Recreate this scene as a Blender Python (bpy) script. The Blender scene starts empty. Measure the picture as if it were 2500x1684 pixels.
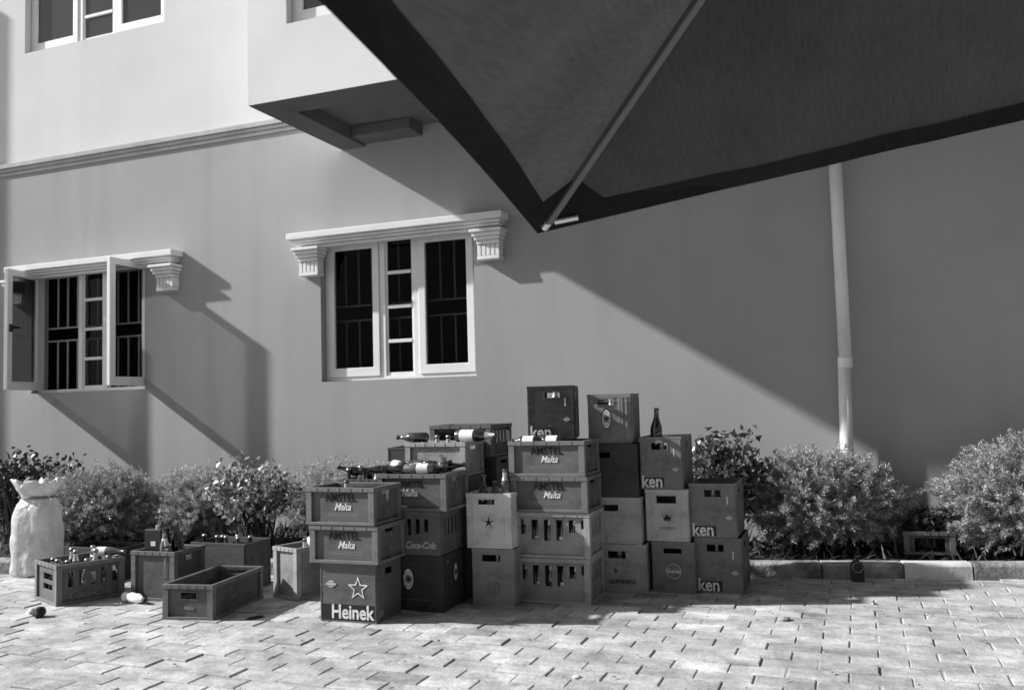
import bpy, math, random
import numpy as np
from mathutils import Vector, Matrix
random.seed(7); rng = np.random.default_rng(7)
sc = bpy.context.scene
COL = sc.collection
R = math.radians

# ---------------------------------------------------------------- camera
cam = bpy.data.cameras.new('camera'); camo = bpy.data.objects.new('camera', cam); COL.objects.link(camo)
yaw, pit, rol = R(-21.187), R(3.777), R(-1.581)
fw = Vector((math.sin(yaw)*math.cos(pit), math.cos(yaw)*math.cos(pit), math.sin(pit)))
rt = Vector((math.cos(yaw), -math.sin(yaw), 0)); up = rt.cross(fw)
rt2 = rt*math.cos(rol)+up*math.sin(rol); up2 = -rt*math.sin(rol)+up*math.cos(rol)
M = Matrix((rt2, up2, -fw)).transposed().to_4x4(); M.translation = (0, 0, 1.2)
camo.matrix_world = M
cam.sensor_width = 36; cam.lens = 2168.5/2500*36; cam.clip_end = 400; cam.clip_start = .05
sc.camera = camo
cam.dof.use_dof = True; cam.dof.focus_distance = 5.6; cam.dof.aperture_fstop = 3.5

# ---------------------------------------------------------------- light
tosun = Vector((-3.45, -1, 2.2)).normalized()
EL = math.asin(tosun.z); ROT = math.atan2(tosun.x, tosun.y)
w = bpy.data.worlds.new('World'); sc.world = w; w.use_nodes = True
nt = w.node_tree; bg = nt.nodes['Background']
sky = nt.nodes.new('ShaderNodeTexSky'); sky.sky_type = 'NISHITA'; sky.sun_disc = False
sky.sun_elevation = EL; sky.sun_rotation = ROT; sky.dust_density = 3
bw = nt.nodes.new('ShaderNodeRGBToBW')
nt.links.new(sky.outputs[0], bw.inputs[0]); nt.links.new(bw.outputs[0], bg.inputs[0])
bg.inputs[1].default_value = .056
sl = bpy.data.lights.new('sun', 'SUN'); sl.energy = 4.8; sl.angle = R(1.2); sl.color = (1, 1, 1)
so = bpy.data.objects.new('sun', sl); COL.objects.link(so)
so.rotation_euler = (-tosun).to_track_quat('-Z', 'Y').to_euler(); so.location = tosun*30
sc.view_settings.view_transform = 'Standard'; sc.view_settings.look = 'None'
sc.view_settings.exposure = .60; sc.view_settings.gamma = 1
sc.cycles.pixel_filter_type = 'BLACKMAN_HARRIS'; sc.cycles.filter_width = 1.6
sc.cycles.max_bounces = 8; sc.cycles.transparent_max_bounces = 16

# ---------------------------------------------------------------- materials
def mat(name, v, rough=.6, spec=.5, noise=None, bump=None, metal=0, fine=0, grime=None, coat=0):
    """v grey base; noise=(scale, amount); bump=(scale, distance); grime=(scale, strength) ragged dirt patches"""
    m = bpy.data.materials.new(name); m.use_nodes = True; N = m.node_tree.nodes; L = m.node_tree.links
    b = N['Principled BSDF']; b.inputs['Roughness'].default_value = rough
    b.inputs['Specular IOR Level'].default_value = spec; b.inputs['Metallic'].default_value = metal
    b.inputs['Coat Weight'].default_value = coat
    b.inputs['Base Color'].default_value = (v, v, v, 1)
    tc = N.new('ShaderNodeTexCoord')
    cur = None
    def mul(sock, scale, lo, hi, detail=6, fl=.3, fh=.7, rough=.6):
        nonlocal cur
        n = N.new('ShaderNodeTexNoise'); n.inputs['Scale'].default_value = scale; n.inputs['Detail'].default_value = detail
        n.inputs['Roughness'].default_value = rough
        L.new(tc.outputs['Object'], n.inputs['Vector'])
        r = N.new('ShaderNodeMapRange'); r.inputs['From Min'].default_value = fl; r.inputs['From Max'].default_value = fh
        r.inputs['To Min'].default_value = lo; r.inputs['To Max'].default_value = hi
        L.new(n.outputs['Fac'], r.inputs['Value'])
        mm = N.new('ShaderNodeMath'); mm.operation = 'MULTIPLY'
        if cur is None: mm.inputs[0].default_value = v
        else: L.new(cur, mm.inputs[0])
        L.new(r.outputs[0], mm.inputs[1]); cur = mm.outputs[0]
    if noise: mul(None, noise[0], 1-noise[1], 1+noise[1])
    if grime: mul(None, grime[0], 1-grime[1], 1, fl=.38, fh=.5)
    if fine: mul(None, 260, 1-fine, 1+fine, 3)
    if cur: L.new(cur, b.inputs['Base Color'])
    if bump:
        n = N.new('ShaderNodeTexNoise'); n.inputs['Scale'].default_value = bump[0]; n.inputs['Detail'].default_value = 6
        L.new(tc.outputs['Object'], n.inputs['Vector'])
        bp = N.new('ShaderNodeBump'); bp.inputs['Distance'].default_value = bump[1]; bp.inputs['Strength'].default_value = .7
        L.new(n.outputs['Fac'], bp.inputs['Height']); L.new(bp.outputs[0], b.inputs['Normal'])
    return m

def wallmat(name, v, streak):
    m = mat(name, v, .9, .2, (.8, .07), (55, .0016), fine=.30)
    N = m.node_tree.nodes; L = m.node_tree.links; b = N['Principled BSDF']
    src = b.inputs['Base Color'].links[0].from_socket
    tc = N.new('ShaderNodeTexCoord'); mp = N.new('ShaderNodeMapping'); mp.inputs['Scale'].default_value = (2.2, 2.2, .16)
    L.new(tc.outputs['Object'], mp.inputs[0])
    n = N.new('ShaderNodeTexNoise'); n.inputs['Scale'].default_value = 1.6; n.inputs['Detail'].default_value = 7
    L.new(mp.outputs[0], n.inputs['Vector'])
    r = N.new('ShaderNodeMapRange'); r.inputs['From Min'].default_value = .52; r.inputs['From Max'].default_value = .72
    r.inputs['To Min'].default_value = 1; r.inputs['To Max'].default_value = 1-streak
    L.new(n.outputs['Fac'], r.inputs['Value'])
    mm = N.new('ShaderNodeMath'); mm.operation = 'MULTIPLY'
    L.new(src, mm.inputs[0]); L.new(r.outputs[0], mm.inputs[1])
    n3 = N.new('ShaderNodeTexNoise'); n3.inputs['Scale'].default_value = 1.3; n3.inputs['Detail'].default_value = 12; n3.inputs['Roughness'].default_value = .68
    L.new(tc.outputs['Object'], n3.inputs['Vector'])
    r3 = N.new('ShaderNodeMapRange'); r3.inputs['From Min'].default_value = .56; r3.inputs['From Max'].default_value = .66
    r3.inputs['To Min'].default_value = 1; r3.inputs['To Max'].default_value = 1-streak*.55; L.new(n3.outputs['Fac'], r3.inputs['Value'])
    m3 = N.new('ShaderNodeMath'); m3.operation = 'MULTIPLY'; L.new(mm.outputs[0], m3.inputs[0]); L.new(r3.outputs[0], m3.inputs[1])
    L.new(m3.outputs[0], b.inputs['Base Color'])
    return m

def glassmat(name, tint, ior, rough=.02, film=0):
    m = bpy.data.materials.new(name); m.use_nodes = True; N = m.node_tree.nodes; L = m.node_tree.links
    N.clear(); out = N.new('ShaderNodeOutputMaterial')
    t = N.new('ShaderNodeBsdfTransparent'); t.inputs[0].default_value = (tint, tint, tint, 1)
    g = N.new('ShaderNodeBsdfGlossy'); g.inputs['Roughness'].default_value = rough
    f = N.new('ShaderNodeFresnel'); f.inputs['IOR'].default_value = ior
    mx = N.new('ShaderNodeMixShader'); L.new(f.outputs[0], mx.inputs[0]); L.new(t.outputs[0], mx.inputs[1]); L.new(g.outputs[0], mx.inputs[2])
    last = mx.outputs[0]
    if film:
        d = N.new('ShaderNodeBsdfDiffuse'); d.inputs[0].default_value = (.5, .5, .5, 1)
        m2 = N.new('ShaderNodeMixShader'); m2.inputs[0].default_value = film
        L.new(last, m2.inputs[1]); L.new(d.outputs[0], m2.inputs[2]); last = m2.outputs[0]
    L.new(last, out.inputs[0]); return m

def leafmat(name, lo, hi, trans=.35, gloss=.4):
    m = bpy.data.materials.new(name); m.use_nodes = True; N = m.node_tree.nodes; L = m.node_tree.links
    b = N['Principled BSDF']; b.inputs['Roughness'].default_value = .45; b.inputs['Specular IOR Level'].default_value = gloss
    g = N.new('ShaderNodeNewGeometry'); r = N.new('ShaderNodeMapRange')
    r.inputs['To Min'].default_value = lo; r.inputs['To Max'].default_value = hi
    L.new(g.outputs['Random Per Island'], r.inputs['Value']); L.new(r.outputs[0], b.inputs['Base Color'])
    t = N.new('ShaderNodeBsdfTranslucent'); L.new(r.outputs[0], t.inputs[0])
    mx = N.new('ShaderNodeMixShader'); mx.inputs[0].default_value = trans
    L.new(b.outputs[0], mx.inputs[1]); L.new(t.outputs[0], mx.inputs[2]); L.new(mx.outputs[0], N['Material Output'].inputs[0])
    return m

def fabricmat(name, v, tr):
    m = bpy.data.materials.new(name); m.use_nodes = True; N = m.node_tree.nodes; L = m.node_tree.links
    N.clear(); out = N.new('ShaderNodeOutputMaterial')
    tc = N.new('ShaderNodeTexCoord'); n = N.new('ShaderNodeTexNoise'); n.inputs['Scale'].default_value = 2.2; n.inputs['Detail'].default_value = 8
    L.new(tc.outputs['Object'], n.inputs['Vector'])
    mp = N.new('ShaderNodeMapping'); mp.inputs['Scale'].default_value = (90, 9, 30); mp.inputs['Rotation'].default_value = (0, 0, .7)
    L.new(tc.outputs['Object'], mp.inputs[0])
    n2 = N.new('ShaderNodeTexNoise'); n2.inputs['Scale'].default_value = 1; n2.inputs['Detail'].default_value = 4; L.new(mp.outputs[0], n2.inputs['Vector'])
    ad = N.new('ShaderNodeMath'); ad.operation = 'ADD'; L.new(n.outputs['Fac'], ad.inputs[0]); L.new(n2.outputs['Fac'], ad.inputs[1])
    def ch(val):
        r = N.new('ShaderNodeMapRange'); r.inputs['From Min'].default_value = .6; r.inputs['From Max'].default_value = 1.4
        r.inputs['To Min'].default_value = val*.75; r.inputs['To Max'].default_value = val*1.25
        L.new(ad.outputs[0], r.inputs['Value']); return r.outputs[0]
    d = N.new('ShaderNodeBsdfDiffuse'); t = N.new('ShaderNodeBsdfTranslucent')
    L.new(ch(v), d.inputs[0]); L.new(ch(tr), t.inputs[0])
    a = N.new('ShaderNodeAddShader'); L.new(d.outputs[0], a.inputs[0]); L.new(t.outputs[0], a.inputs[1]); L.new(a.outputs[0], out.inputs[0])
    return m

MAT = dict(
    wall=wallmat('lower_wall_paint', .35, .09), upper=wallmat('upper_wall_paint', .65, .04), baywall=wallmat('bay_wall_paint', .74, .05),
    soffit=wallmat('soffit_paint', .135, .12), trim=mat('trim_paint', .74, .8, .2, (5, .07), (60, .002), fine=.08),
    cornice=mat('cornice_paint', .42, .8, .2, (4, .15), (60, .002), fine=.08),
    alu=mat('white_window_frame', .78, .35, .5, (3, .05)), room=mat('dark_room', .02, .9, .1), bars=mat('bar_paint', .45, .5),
    sky_grey_sheet=mat('sky_grey', .55, .9, .1, (8, .15)), black=mat('black_plastic', .012, .4),
    glass=glassmat('window_glass', .62, 1.16), glass_up=glassmat('upper_window_glass', .55, 1.5, film=.10),
    glass_side=glassmat('casement_glass', .38, 1.2, film=.03), glass_clear=glassmat('clear_casement_glass', .55, 1.12),
    pipe=mat('white_pipe_plastic', .74, .35, .4, (4, .05)),
    kerb=mat('kerb_concrete', .30, .9, .2, (7, .38), (22, .02), grime=(5, .45), fine=.3), kerbw=mat('kerb_pale_block', .62, .9, .2, (7, .15), (40, .004), fine=.1),
    soil=mat('soil', .05, .95, .1, (9, .4), (20, .03)), sand=mat('dusty_sand', .36, .95, .1, (6, .25), (60, .004), fine=.3),
    stem=mat('stem_bark', .06, .8, .2, (20, .3)),
    feather=leafmat('feathery_foliage', .22, .66, .2, .3), feather2=leafmat('feathery_foliage_dull', .12, .60, .14, .35),
    broad=leafmat('glossy_leaf', .05, .16, .2, .9), broad_dark=leafmat('dark_leaf', .02, .05, .2, .4), broad_pale=leafmat('variegated_leaf', .08, .5, .3, .6),
    fabric=fabricmat('parasol_fabric', .022, .016), hem=mat('parasol_hem', .012, .8, .1, (3, .1)),
    rib=mat('painted_metal_rib', .12, .4, .5), metal=mat('bright_metal', .75, .3, .5, metal=.6), 
    white=mat('white_print', .74, .5, .3, (60, .22), grime=(45, .35)), dim=mat('dull_print', .22, .6, .3, (60, .3)), faint=mat('faint_print', .17, .6, .3, (60, .3)), ink=mat('dark_print', .006, .5, .3),
    sack=mat('thin_plastic_sack', .66, .4, .5, (9, .25), (14, .03), grime=(6, .3)),
    bottle=mat('brown_glass', .012, .08, .9, coat=.6), bottle_pale=mat('pale_glass', .10, .1, .8, coat=.5),
    paper=mat('bottle_label', .72, .5, .4, (50, .12)), foil=mat('bottle_foil', .6, .35, .5, metal=.5), cap=mat('bottle_cap', .35, .4, .5, metal=.6),
    litterw=mat('white_plastic', .8, .4, .4), litterd=mat('dark_litter', .04, .7, .3, (30, .4)),
)
def scuff(m, v):
    # pale scratches and dusty rub marks worn into the plastic
    N = m.node_tree.nodes; L = m.node_tree.links; b = N['Principled BSDF']; src = b.inputs['Base Color'].links[0].from_socket
    tc = N.new('ShaderNodeTexCoord'); mp = N.new('ShaderNodeMapping'); mp.inputs['Scale'].default_value = (9, 9, 30); mp.inputs['Rotation'].default_value = (.3, .2, .4)
    n = N.new('ShaderNodeTexNoise'); n.inputs['Scale'].default_value = 2.2; n.inputs['Detail'].default_value = 9; n.inputs['Roughness'].default_value = .7
    L.new(tc.outputs['Object'], mp.inputs[0]); L.new(mp.outputs[0], n.inputs['Vector'])
    r = N.new('ShaderNodeMapRange'); r.inputs['From Min'].default_value = .55; r.inputs['From Max'].default_value = .75; r.inputs['To Max'].default_value = .045+v*.25
    L.new(n.outputs['Fac'], r.inputs['Value']); a = N.new('ShaderNodeMath'); a.operation = 'ADD'
    L.new(src, a.inputs[0]); L.new(r.outputs[0], a.inputs[1]); L.new(a.outputs[0], b.inputs['Base Color']); return m
def cratemat(v):
    k = 'crate_plastic_%03d' % int(v*1000)
    if k not in MAT: MAT[k] = scuff(mat(k, v, .55, .22, (5, .1), (90, .0012), grime=(9, .22), fine=.15), v)
    return MAT[k]

# ---------------------------------------------------------------- helpers
class MB:
    def __init__(s): s.v = []; s.f = []
    def add(s, vs, fs):
        n = len(s.v); s.v += [tuple(p) for p in vs]; s.f += [tuple(i+n for i in f) for f in fs]; return s
    def box(s, x0, x1, y0, y1, z0, z1):
        return s.add([(x0,y0,z0),(x1,y0,z0),(x1,y1,z0),(x0,y1,z0),(x0,y0,z1),(x1,y0,z1),(x1,y1,z1),(x0,y1,z1)],
                     [(0,3,2,1),(4,5,6,7),(0,1,5,4),(1,2,6,5),(2,3,7,6),(3,0,4,7)])
    def plate(s, us, zs, holes, d0, d1, f=lambda u, d, z: (u, d, z)):
        """slab spanning us x zs between depths d0,d1 with rectangular holes (u0,u1,z0,z1): one clean solid"""
        U = sorted(set(list(us)+[h[i] for h in holes for i in (0, 1)])); Z = sorted(set(list(zs)+[h[i] for h in holes for i in (2, 3)]))
        solid = {}
        for i in range(len(U)-1):
            for j in range(len(Z)-1):
                cu, cz = (U[i]+U[i+1])/2, (Z[j]+Z[j+1])/2
                solid[i, j] = not any(h[0] < cu < h[1] and h[2] < cz < h[3] for h in holes)
        ids = {}; base = len(s.v)
        def vid(i, j, k):
            if (i, j, k) not in ids:
                ids[i, j, k] = len(s.v); s.v.append(tuple(f(U[i], (d0, d1)[k], Z[j])))
            return ids[i, j, k]
        for (i, j), ok in solid.items():
            if not ok: continue
            s.f.append((vid(i,j,0), vid(i+1,j,0), vid(i+1,j+1,0), vid(i,j+1,0)))
            s.f.append((vid(i,j,1), vid(i,j+1,1), vid(i+1,j+1,1), vid(i+1,j,1)))
            if not solid.get((i-1, j)): s.f.append((vid(i,j,0), vid(i,j+1,0), vid(i,j+1,1), vid(i,j,1)))
            if not solid.get((i+1, j)): s.f.append((vid(i+1,j,0), vid(i+1,j,1), vid(i+1,j+1,1), vid(i+1,j+1,0)))
            if not solid.get((i, j-1)): s.f.append((vid(i,j,0), vid(i,j,1), vid(i+1,j,1), vid(i+1,j,0)))
            if not solid.get((i, j+1)): s.f.append((vid(i,j+1,0), vid(i+1,j+1,0), vid(i+1,j+1,1), vid(i,j+1,1)))
        return s
    def tube(s, a, b, r0, r1=None, n=12, caps=True):
        a = Vector(a); b = Vector(b); r1 = r0 if r1 is None else r1
        d = (b-a).normalized(); t = Vector((0, 0, 1)) if abs(d.z) < .9 else Vector((1, 0, 0))
        p = d.cross(t).normalized(); q = d.cross(p); vs = []
        for c, r in ((a, r0), (b, r1)):
            for i in range(n):
                an = 2*math.pi*i/n; vs.append(c+p*r*math.cos(an)+q*r*math.sin(an))
        fs = [(i, i+n, (i+1) % n+n, (i+1) % n) for i in range(n)]
        if caps: fs += [tuple(range(n)), tuple(range(2*n-1, n-1, -1))]
        return s.add(vs, fs)
    def bar(s, a, b, w, h):
        a = Vector(a); b = Vector(b); d = (b-a).normalized(); p = d.cross(Vector((0, 0, 1))).normalized(); q = p.cross(d)
        vs = [c+p*sx*w/2+q*sz*h/2 for c in (a, b) for sx, sz in ((-1,-1),(1,-1),(1,1),(-1,1))]
        return s.add(vs, [(0,3,2,1),(4,5,6,7),(0,1,5,4),(1,2,6,5),(2,3,7,6),(3,0,4,7)])
    def lathe(s, prof, n=18, org=(0, 0, 0)):
        vs = []; 
        for r, z in prof:
            for i in range(n):
                a = 2*math.pi*i/n; vs.append((org[0]+r*math.cos(a), org[1]+r*math.sin(a), org[2]+z))
        fs = [(k*n+i, k*n+(i+1) % n, (k+1)*n+(i+1) % n, (k+1)*n+i) for k in range(len(prof)-1) for i in range(n)]
        return s.add(vs, fs)
    def rotz(s, cx, cy, a):
        c, n = math.cos(a), math.sin(a)
        s.v = [(cx+(x-cx)*c-(y-cy)*n, cy+(x-cx)*n+(y-cy)*c, z) for x, y, z in s.v]; return s
    def mesh(s, name, m, smooth=False):
        me = bpy.data.meshes.new(name); me.from_pydata(s.v, [], s.f)
        for mm in (m if isinstance(m, (list, tuple)) else [m]): me.materials.append(mm)
        if smooth: me.polygons.foreach_set('use_smooth', [True]*len(me.polygons))
        me.update(); return me
    def build(s, name, m, parent=None, smooth=False, bevel=0, seg=1, fix=False):
        o = bpy.data.objects.new(name, s.mesh(name, m, smooth)); COL.objects.link(o); o.parent = parent
        if bevel:
            b = o.modifiers.new('bevel', 'BEVEL'); b.width = bevel; b.segments = seg; b.limit_method = 'ANGLE'; b.angle_limit = R(40); b.harden_normals = False
        return o
def tag(o, label=None, cat=None, group=None, kind=None):
    if label: o['label'] = label
    if cat: o['category'] = cat
    if group: o['group'] = group
    if kind: o['kind'] = kind
    return o
def thing(name, label, cat, loc=(0, 0, 0), rz=0, group=None):
    o = bpy.data.objects.new(name, None); COL.objects.link(o); o.empty_display_size = .1
    o.location = loc; o.rotation_euler = (0, 0, rz); return tag(o, label, cat, group)
def empty_part(name, parent, loc=(0, 0, 0), rz=0):
    o = bpy.data.objects.new(name, None); COL.objects.link(o); o.parent = parent; o.location = loc; o.rotation_euler = (0, 0, rz); return o
def copy_tree(o, parent=None):
    c = o.copy(); COL.objects.link(c); c.parent = parent
    for ch in list(o.children):
        d = ch.copy(); COL.objects.link(d); d.parent = c
        for g in list(ch.children):
            e = g.copy(); COL.objects.link(e); e.parent = d
    return c

TEXT = {}
def text_geo(body, size, shear=0, bold=0, sx=1, ext=.0007):
    k = (body, size, shear, bold, sx)
    if k not in TEXT:
        c = bpy.data.curves.new('t', 'FONT'); c.body = body; c.size = size; c.shear = shear; c.offset = bold; c.extrude = ext
        c.align_x = 'CENTER'; c.align_y = 'CENTER'; c.resolution_u = 3
        o = bpy.data.objects.new('t', c); COL.objects.link(o)
        dg = bpy.context.evaluated_depsgraph_get(); dg.update()
        me = bpy.data.meshes.new_from_object(o.evaluated_get(dg))
        TEXT[k] = ([(v.co.x*sx, v.co.y, v.co.z) for v in me.vertices], [tuple(p.vertices) for p in me.polygons])
        bpy.data.objects.remove(o); bpy.data.curves.remove(c); bpy.data.meshes.remove(me)
    return TEXT[k]
class Face:
    """maps flat marks (u right, v up, w out) on to a crate's front or right side"""
    def __init__(s, side, W, off=0): s.side = side; s.W = W; s.off = off
    def __call__(s, u, v, w):
        if s.side == 'front': return (u, s.off-w, v)
        return (s.W-s.off+w, u, v)
def put(mb, geo, F, u, v, w=.0012, rot=0):
    vs, fs = geo; c, sn = math.cos(rot), math.sin(rot)
    mb.add([F(u+x*c-y*sn, v+x*sn+y*c, w+z) for x, y, z in vs], fs)
def flat(mb, pts, F, u=0, v=0, w=.0012, t=.0012):
    n = len(pts)
    vs = [F(u+x, v+y, w) for x, y in pts]+[F(u+x, v+y, w+t-.0006) for x, y in pts]
    mb.add(vs, [tuple(range(n, 2*n)), tuple(range(n-1, -1, -1))]+[(i, (i+1) % n, (i+1) % n+n, i+n) for i in range(n)])
def ell(rx, ry, n=28, a0=0): return [(rx*math.cos(2*math.pi*i/n), ry*math.sin(2*math.pi*i/n)) for i in range(n)]
def star(r, k=.42, n=5): return [((r if i % 2 == 0 else r*k)*math.sin(math.pi*i/n), (r if i % 2 == 0 else r*k)*math.cos(math.pi*i/n)) for i in range(2*n)]
def ring(mb, outer, inner, F, u, v, w=.0012, t=.0014):
    n = len(outer)
    vs = [F(u+x, v+y, w+dw) for dw in (0, t) for P in (outer, inner) for x, y in P]
    fs = []
    for i in range(n):
        j = (i+1) % n
        fs += [(2*n+i, 2*n+j, 3*n+j, 3*n+i), (i, j, 2*n+j, 2*n+i), (n+i, 3*n+i, 3*n+j, n+j)]
    mb.add(vs, fs)
def rect(w, h): return [(-w/2, -h/2), (w/2, -h/2), (w/2, h/2), (-w/2, h/2)]

# ================================================================ SETTING
# ground sheet
g = MB(); g.add([(-60,-60,-.0055),(60,-60,-.0055),(60,60,-.0055),(-60,60,-.0055)], [(0,1,2,3)])
tag(g.build('ground', MAT['sand']), kind='structure')
# paving: individually modelled blocks in running bond, 25 x 13.5 cm
KY = lambda x: 6.29+.2*(x+.05)          # front line of the kerb
def paving():
    mb_v = []; mb_f = []; shade = []
    px, py, gap = .25, .1355, .0052
    rows = int(6/py)
    for r in range(rows):
        y0 = 1.2+r*py
        for c in range(50):
            x0 = -10.3+.078+c*px+(px/2 if r % 2 else 0)
            xc, yc = x0+px/2, y0+py/2
            if yc > KY(xc)-.02 or xc > 2.2: continue
            hx, hy = px/2-gap/2-random.uniform(0, .003)*random.random()**2, py/2-.0024-random.uniform(0, .002)
            z = random.gauss(0, .0022); ax = random.gauss(0, .006); ay = random.gauss(0, .010); rz = random.gauss(0, .006)
            b = .0042; n = len(mb_v); xc += random.gauss(0, .0015); yc += random.gauss(0, .0012)
            for hh, dz in ((0, -.02), (0, -b), (b*.4, -b*.3), (b, 0)):
                for sx, sy in ((-1,-1),(1,-1),(1,1),(-1,1)):
                    x = sx*(hx-hh); y = sy*(hy-hh)
                    mb_v.append((xc+x-rz*y, yc+y+rz*x, min(z+dz+ax*y+ay*x, .006)))
            for k in range(3):
                for i in range(4):
                    j = (i+1) % 4; mb_f.append((n+k*4+i, n+k*4+j, n+k*4+4+j, n+k*4+4+i)); 
            mb_f.append((n+12, n+13, n+14, n+15))
            s = max(.62, min(1.2, random.gauss(1, .12)))
            shade += [s]*13
    me = bpy.data.meshes.new('paving'); me.from_pydata(mb_v, [], mb_f)
    a = me.attributes.new('tone', 'FLOAT', 'FACE'); a.data.foreach_set('value', shade)
    m = mat('paver_concrete', .46, .92, .2, (2.0, .2), (38, .006), grime=(6, .2), fine=.45)
    N = m.node_tree.nodes; L = m.node_tree.links; b = N['Principled BSDF']; src = b.inputs['Base Color'].links[0].from_socket
    at = N.new('ShaderNodeAttribute'); at.attribute_name = 'tone'
    mm = N.new('ShaderNodeMath'); mm.operation = 'MULTIPLY'; L.new(src, mm.inputs[0]); L.new(at.outputs['Fac'], mm.inputs[1])
    tc = N.new('ShaderNodeTexCoord'); mp = N.new('ShaderNodeMapping'); mp.inputs['Scale'].default_value = (1, 1.5, 1)
    n = N.new('ShaderNodeTexNoise'); n.inputs['Scale'].default_value = 4.5; n.inputs['Detail'].default_value = 10; n.inputs['Roughness'].default_value = .72
    L.new(tc.outputs['Object'], mp.inputs[0]); L.new(mp.outputs[0], n.inputs['Vector'])
    r = N.new('ShaderNodeMapRange'); r.inputs['From Min'].default_value = .35; r.inputs['From Max'].default_value = .65
    r.inputs['To Min'].default_value = .60; r.inputs['To Max'].default_value = 1.22; L.new(n.outputs['Fac'], r.inputs['Value'])
    m2 = N.new('ShaderNodeMath'); m2.operation = 'MULTIPLY'; L.new(mm.outputs[0], m2.inputs[0]); L.new(r.outputs[0], m2.inputs[1])
    L.new(m2.outputs[0], b.inputs['Base Color'])
    me.materials.append(m); o = bpy.data.objects.new('paving', me); COL.objects.link(o); tag(o, kind='structure')
paving()
# kerb (11 degrees off the wall) and planting bed
def kpt(x, d, z): return (x-.196*d, KY(x)+.98*d, z)
kb = MB(); kw = MB(); x = -10.4
kx = [-10.4]; 
while kx[-1] < 5: kx.append(kx[-1]+.92)
cuts = sorted([c for c in kx if not (.2 < c < 1.0)]+[.22, .63])
for a, b_ in zip(cuts[:-1], cuts[1:]):
    t = kw if abs(a-.22) < .01 else kb
    dz = random.uniform(-.009, .008)
    vs = []
    for xx in (a+.004, b_-.004):
        vs += [kpt(xx, 0, -.01), kpt(xx, .002, .085+dz), kpt(xx, .018, .102+dz), kpt(xx, .12, .102+dz), kpt(xx, .12, -.01)]
    t.add(vs, [(0,5,6,1),(1,6,7,2),(2,7,8,3),(3,8,9,4),(0,1,2,3,4),(9,8,7,6,5)])
kerb = kb.build('kerb', MAT['kerb'], bevel=.004); tag(kerb, kind='structure')
kwo = kw.build('kerb_pale_stone', MAT['kerbw'], bevel=.004); tag(kwo, kind='structure')
bed = MB(); n = 60; m_ = 14
for i in range(n+1):
    xx = -10.4+i*(15.4/n)
    for j in range(m_+1):
        y0 = KY(xx)+.115; y1 = 7.2; y = y0+(y1-y0)*j/m_
        bed.v.append((xx, y, .075+.02*math.sin(xx*5+j)*math.sin(j*1.3)+random.uniform(-.012, .012)))
for i in range(n):
    for j in range(m_):
        a = i*(m_+1)+j; bed.f.append((a, a+m_+1, a+m_+2, a+1))
tag(bed.build('planting_bed', MAT['soil']), kind='structure')

# ================================================================ BUILDING
WY = 7.2
B = thing('building', 'two-storey rendered building, grey below and white above, with white-framed windows', 'building', (0, 0, 0))
XL, XR = -10.77, 6.0
WIN = (-4.735, -3.135, 1.455, 2.81); SH = -3.745
LWIN = (WIN[0]+SH, WIN[1]+SH, WIN[2], WIN[3])
UWIN = (-8.62, -6.62, 5.31, 6.75)
BWIN = (-4.10, -2.50, 4.265, 5.62)
lw = MB(); lw.plate((XL, XR), (-.05, 4.0), [WIN, LWIN], WY, WY+.22); lw.build('lower_wall', MAT['wall'], B)
uw = MB(); uw.plate((XL, XR), (4.0, 7.0), [UWIN], WY, WY+.22); uw.build('upper_wall', MAT['upper'], B)
# rest of the shell
sh = MB()
sh.box(XL-3, XR, 7.8+6, 14.0, -.05, 7); sh.box(XR-.2, XR, 7.42, 13.8, -.05, 7); sh.box(XL-3.2, XL-3, 6.6, 14, -.05, 7)
sh.box(XL-3, XL-.2, 6.64, 6.8, -.05, 7); sh.box(XL-.2, XL, 6.64, 7.42, -.05, 7); sh.build('side_wall', MAT['wall'], B)
rf = MB(); rf.box(XL-3.25, -4.48, 7.15, 14.05, 7.002, 7.16); rf.box(-4.4795, XR+.05, 5.75, 14.05, 7.002, 7.16); rf.build('roof', MAT['trim'], B)
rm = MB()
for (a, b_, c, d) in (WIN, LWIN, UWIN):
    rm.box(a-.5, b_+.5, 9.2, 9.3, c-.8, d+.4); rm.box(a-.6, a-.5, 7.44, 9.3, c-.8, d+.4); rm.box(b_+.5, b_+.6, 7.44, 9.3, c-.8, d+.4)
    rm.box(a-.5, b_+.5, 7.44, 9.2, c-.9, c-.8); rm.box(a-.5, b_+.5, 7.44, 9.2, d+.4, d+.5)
rm.build('room', MAT['room'], B)  # near-black walls: the unlit interior's darkness is put into their colour
# string course: stepped moulding
co = MB()
co.box(XL, -4.476, WY-.022, WY-.0, 3.925, 3.962); co.box(XL, -4.476, WY-.038, WY, 3.964, 3.998); co.box(XL, -4.476, WY-.055, WY, 4.0, 4.052)
co.build('string_course', MAT['cornice'], B, bevel=.006, seg=2)
# projecting upper bay with coffered soffit
BX0, BX1, BY, SZ = -4.476, XR, 5.80, 3.656
bay = MB()
bay.plate((BX0, BX1), (SZ, 7.0), [BWIN], BY, BY+.2)
bay.plate((BY+.2, WY), (SZ, 7.0), [], BX0, BX0+.2, lambda u, d, z: (d, u, z))
bay.box(BX1-.2, BX1, BY+.2, WY, SZ, 7.0)
bay.build('bay_wall', MAT['baywall'], B)
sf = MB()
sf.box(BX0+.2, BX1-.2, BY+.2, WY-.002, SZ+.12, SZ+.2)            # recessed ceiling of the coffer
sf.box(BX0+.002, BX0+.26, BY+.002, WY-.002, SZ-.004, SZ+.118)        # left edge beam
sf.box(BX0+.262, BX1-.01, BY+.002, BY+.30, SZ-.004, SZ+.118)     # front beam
sf.box(BX0+.86, BX1-.01, BY+.302, BY+.46, SZ+.06, SZ+.118)       # lower step behind it
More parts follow.
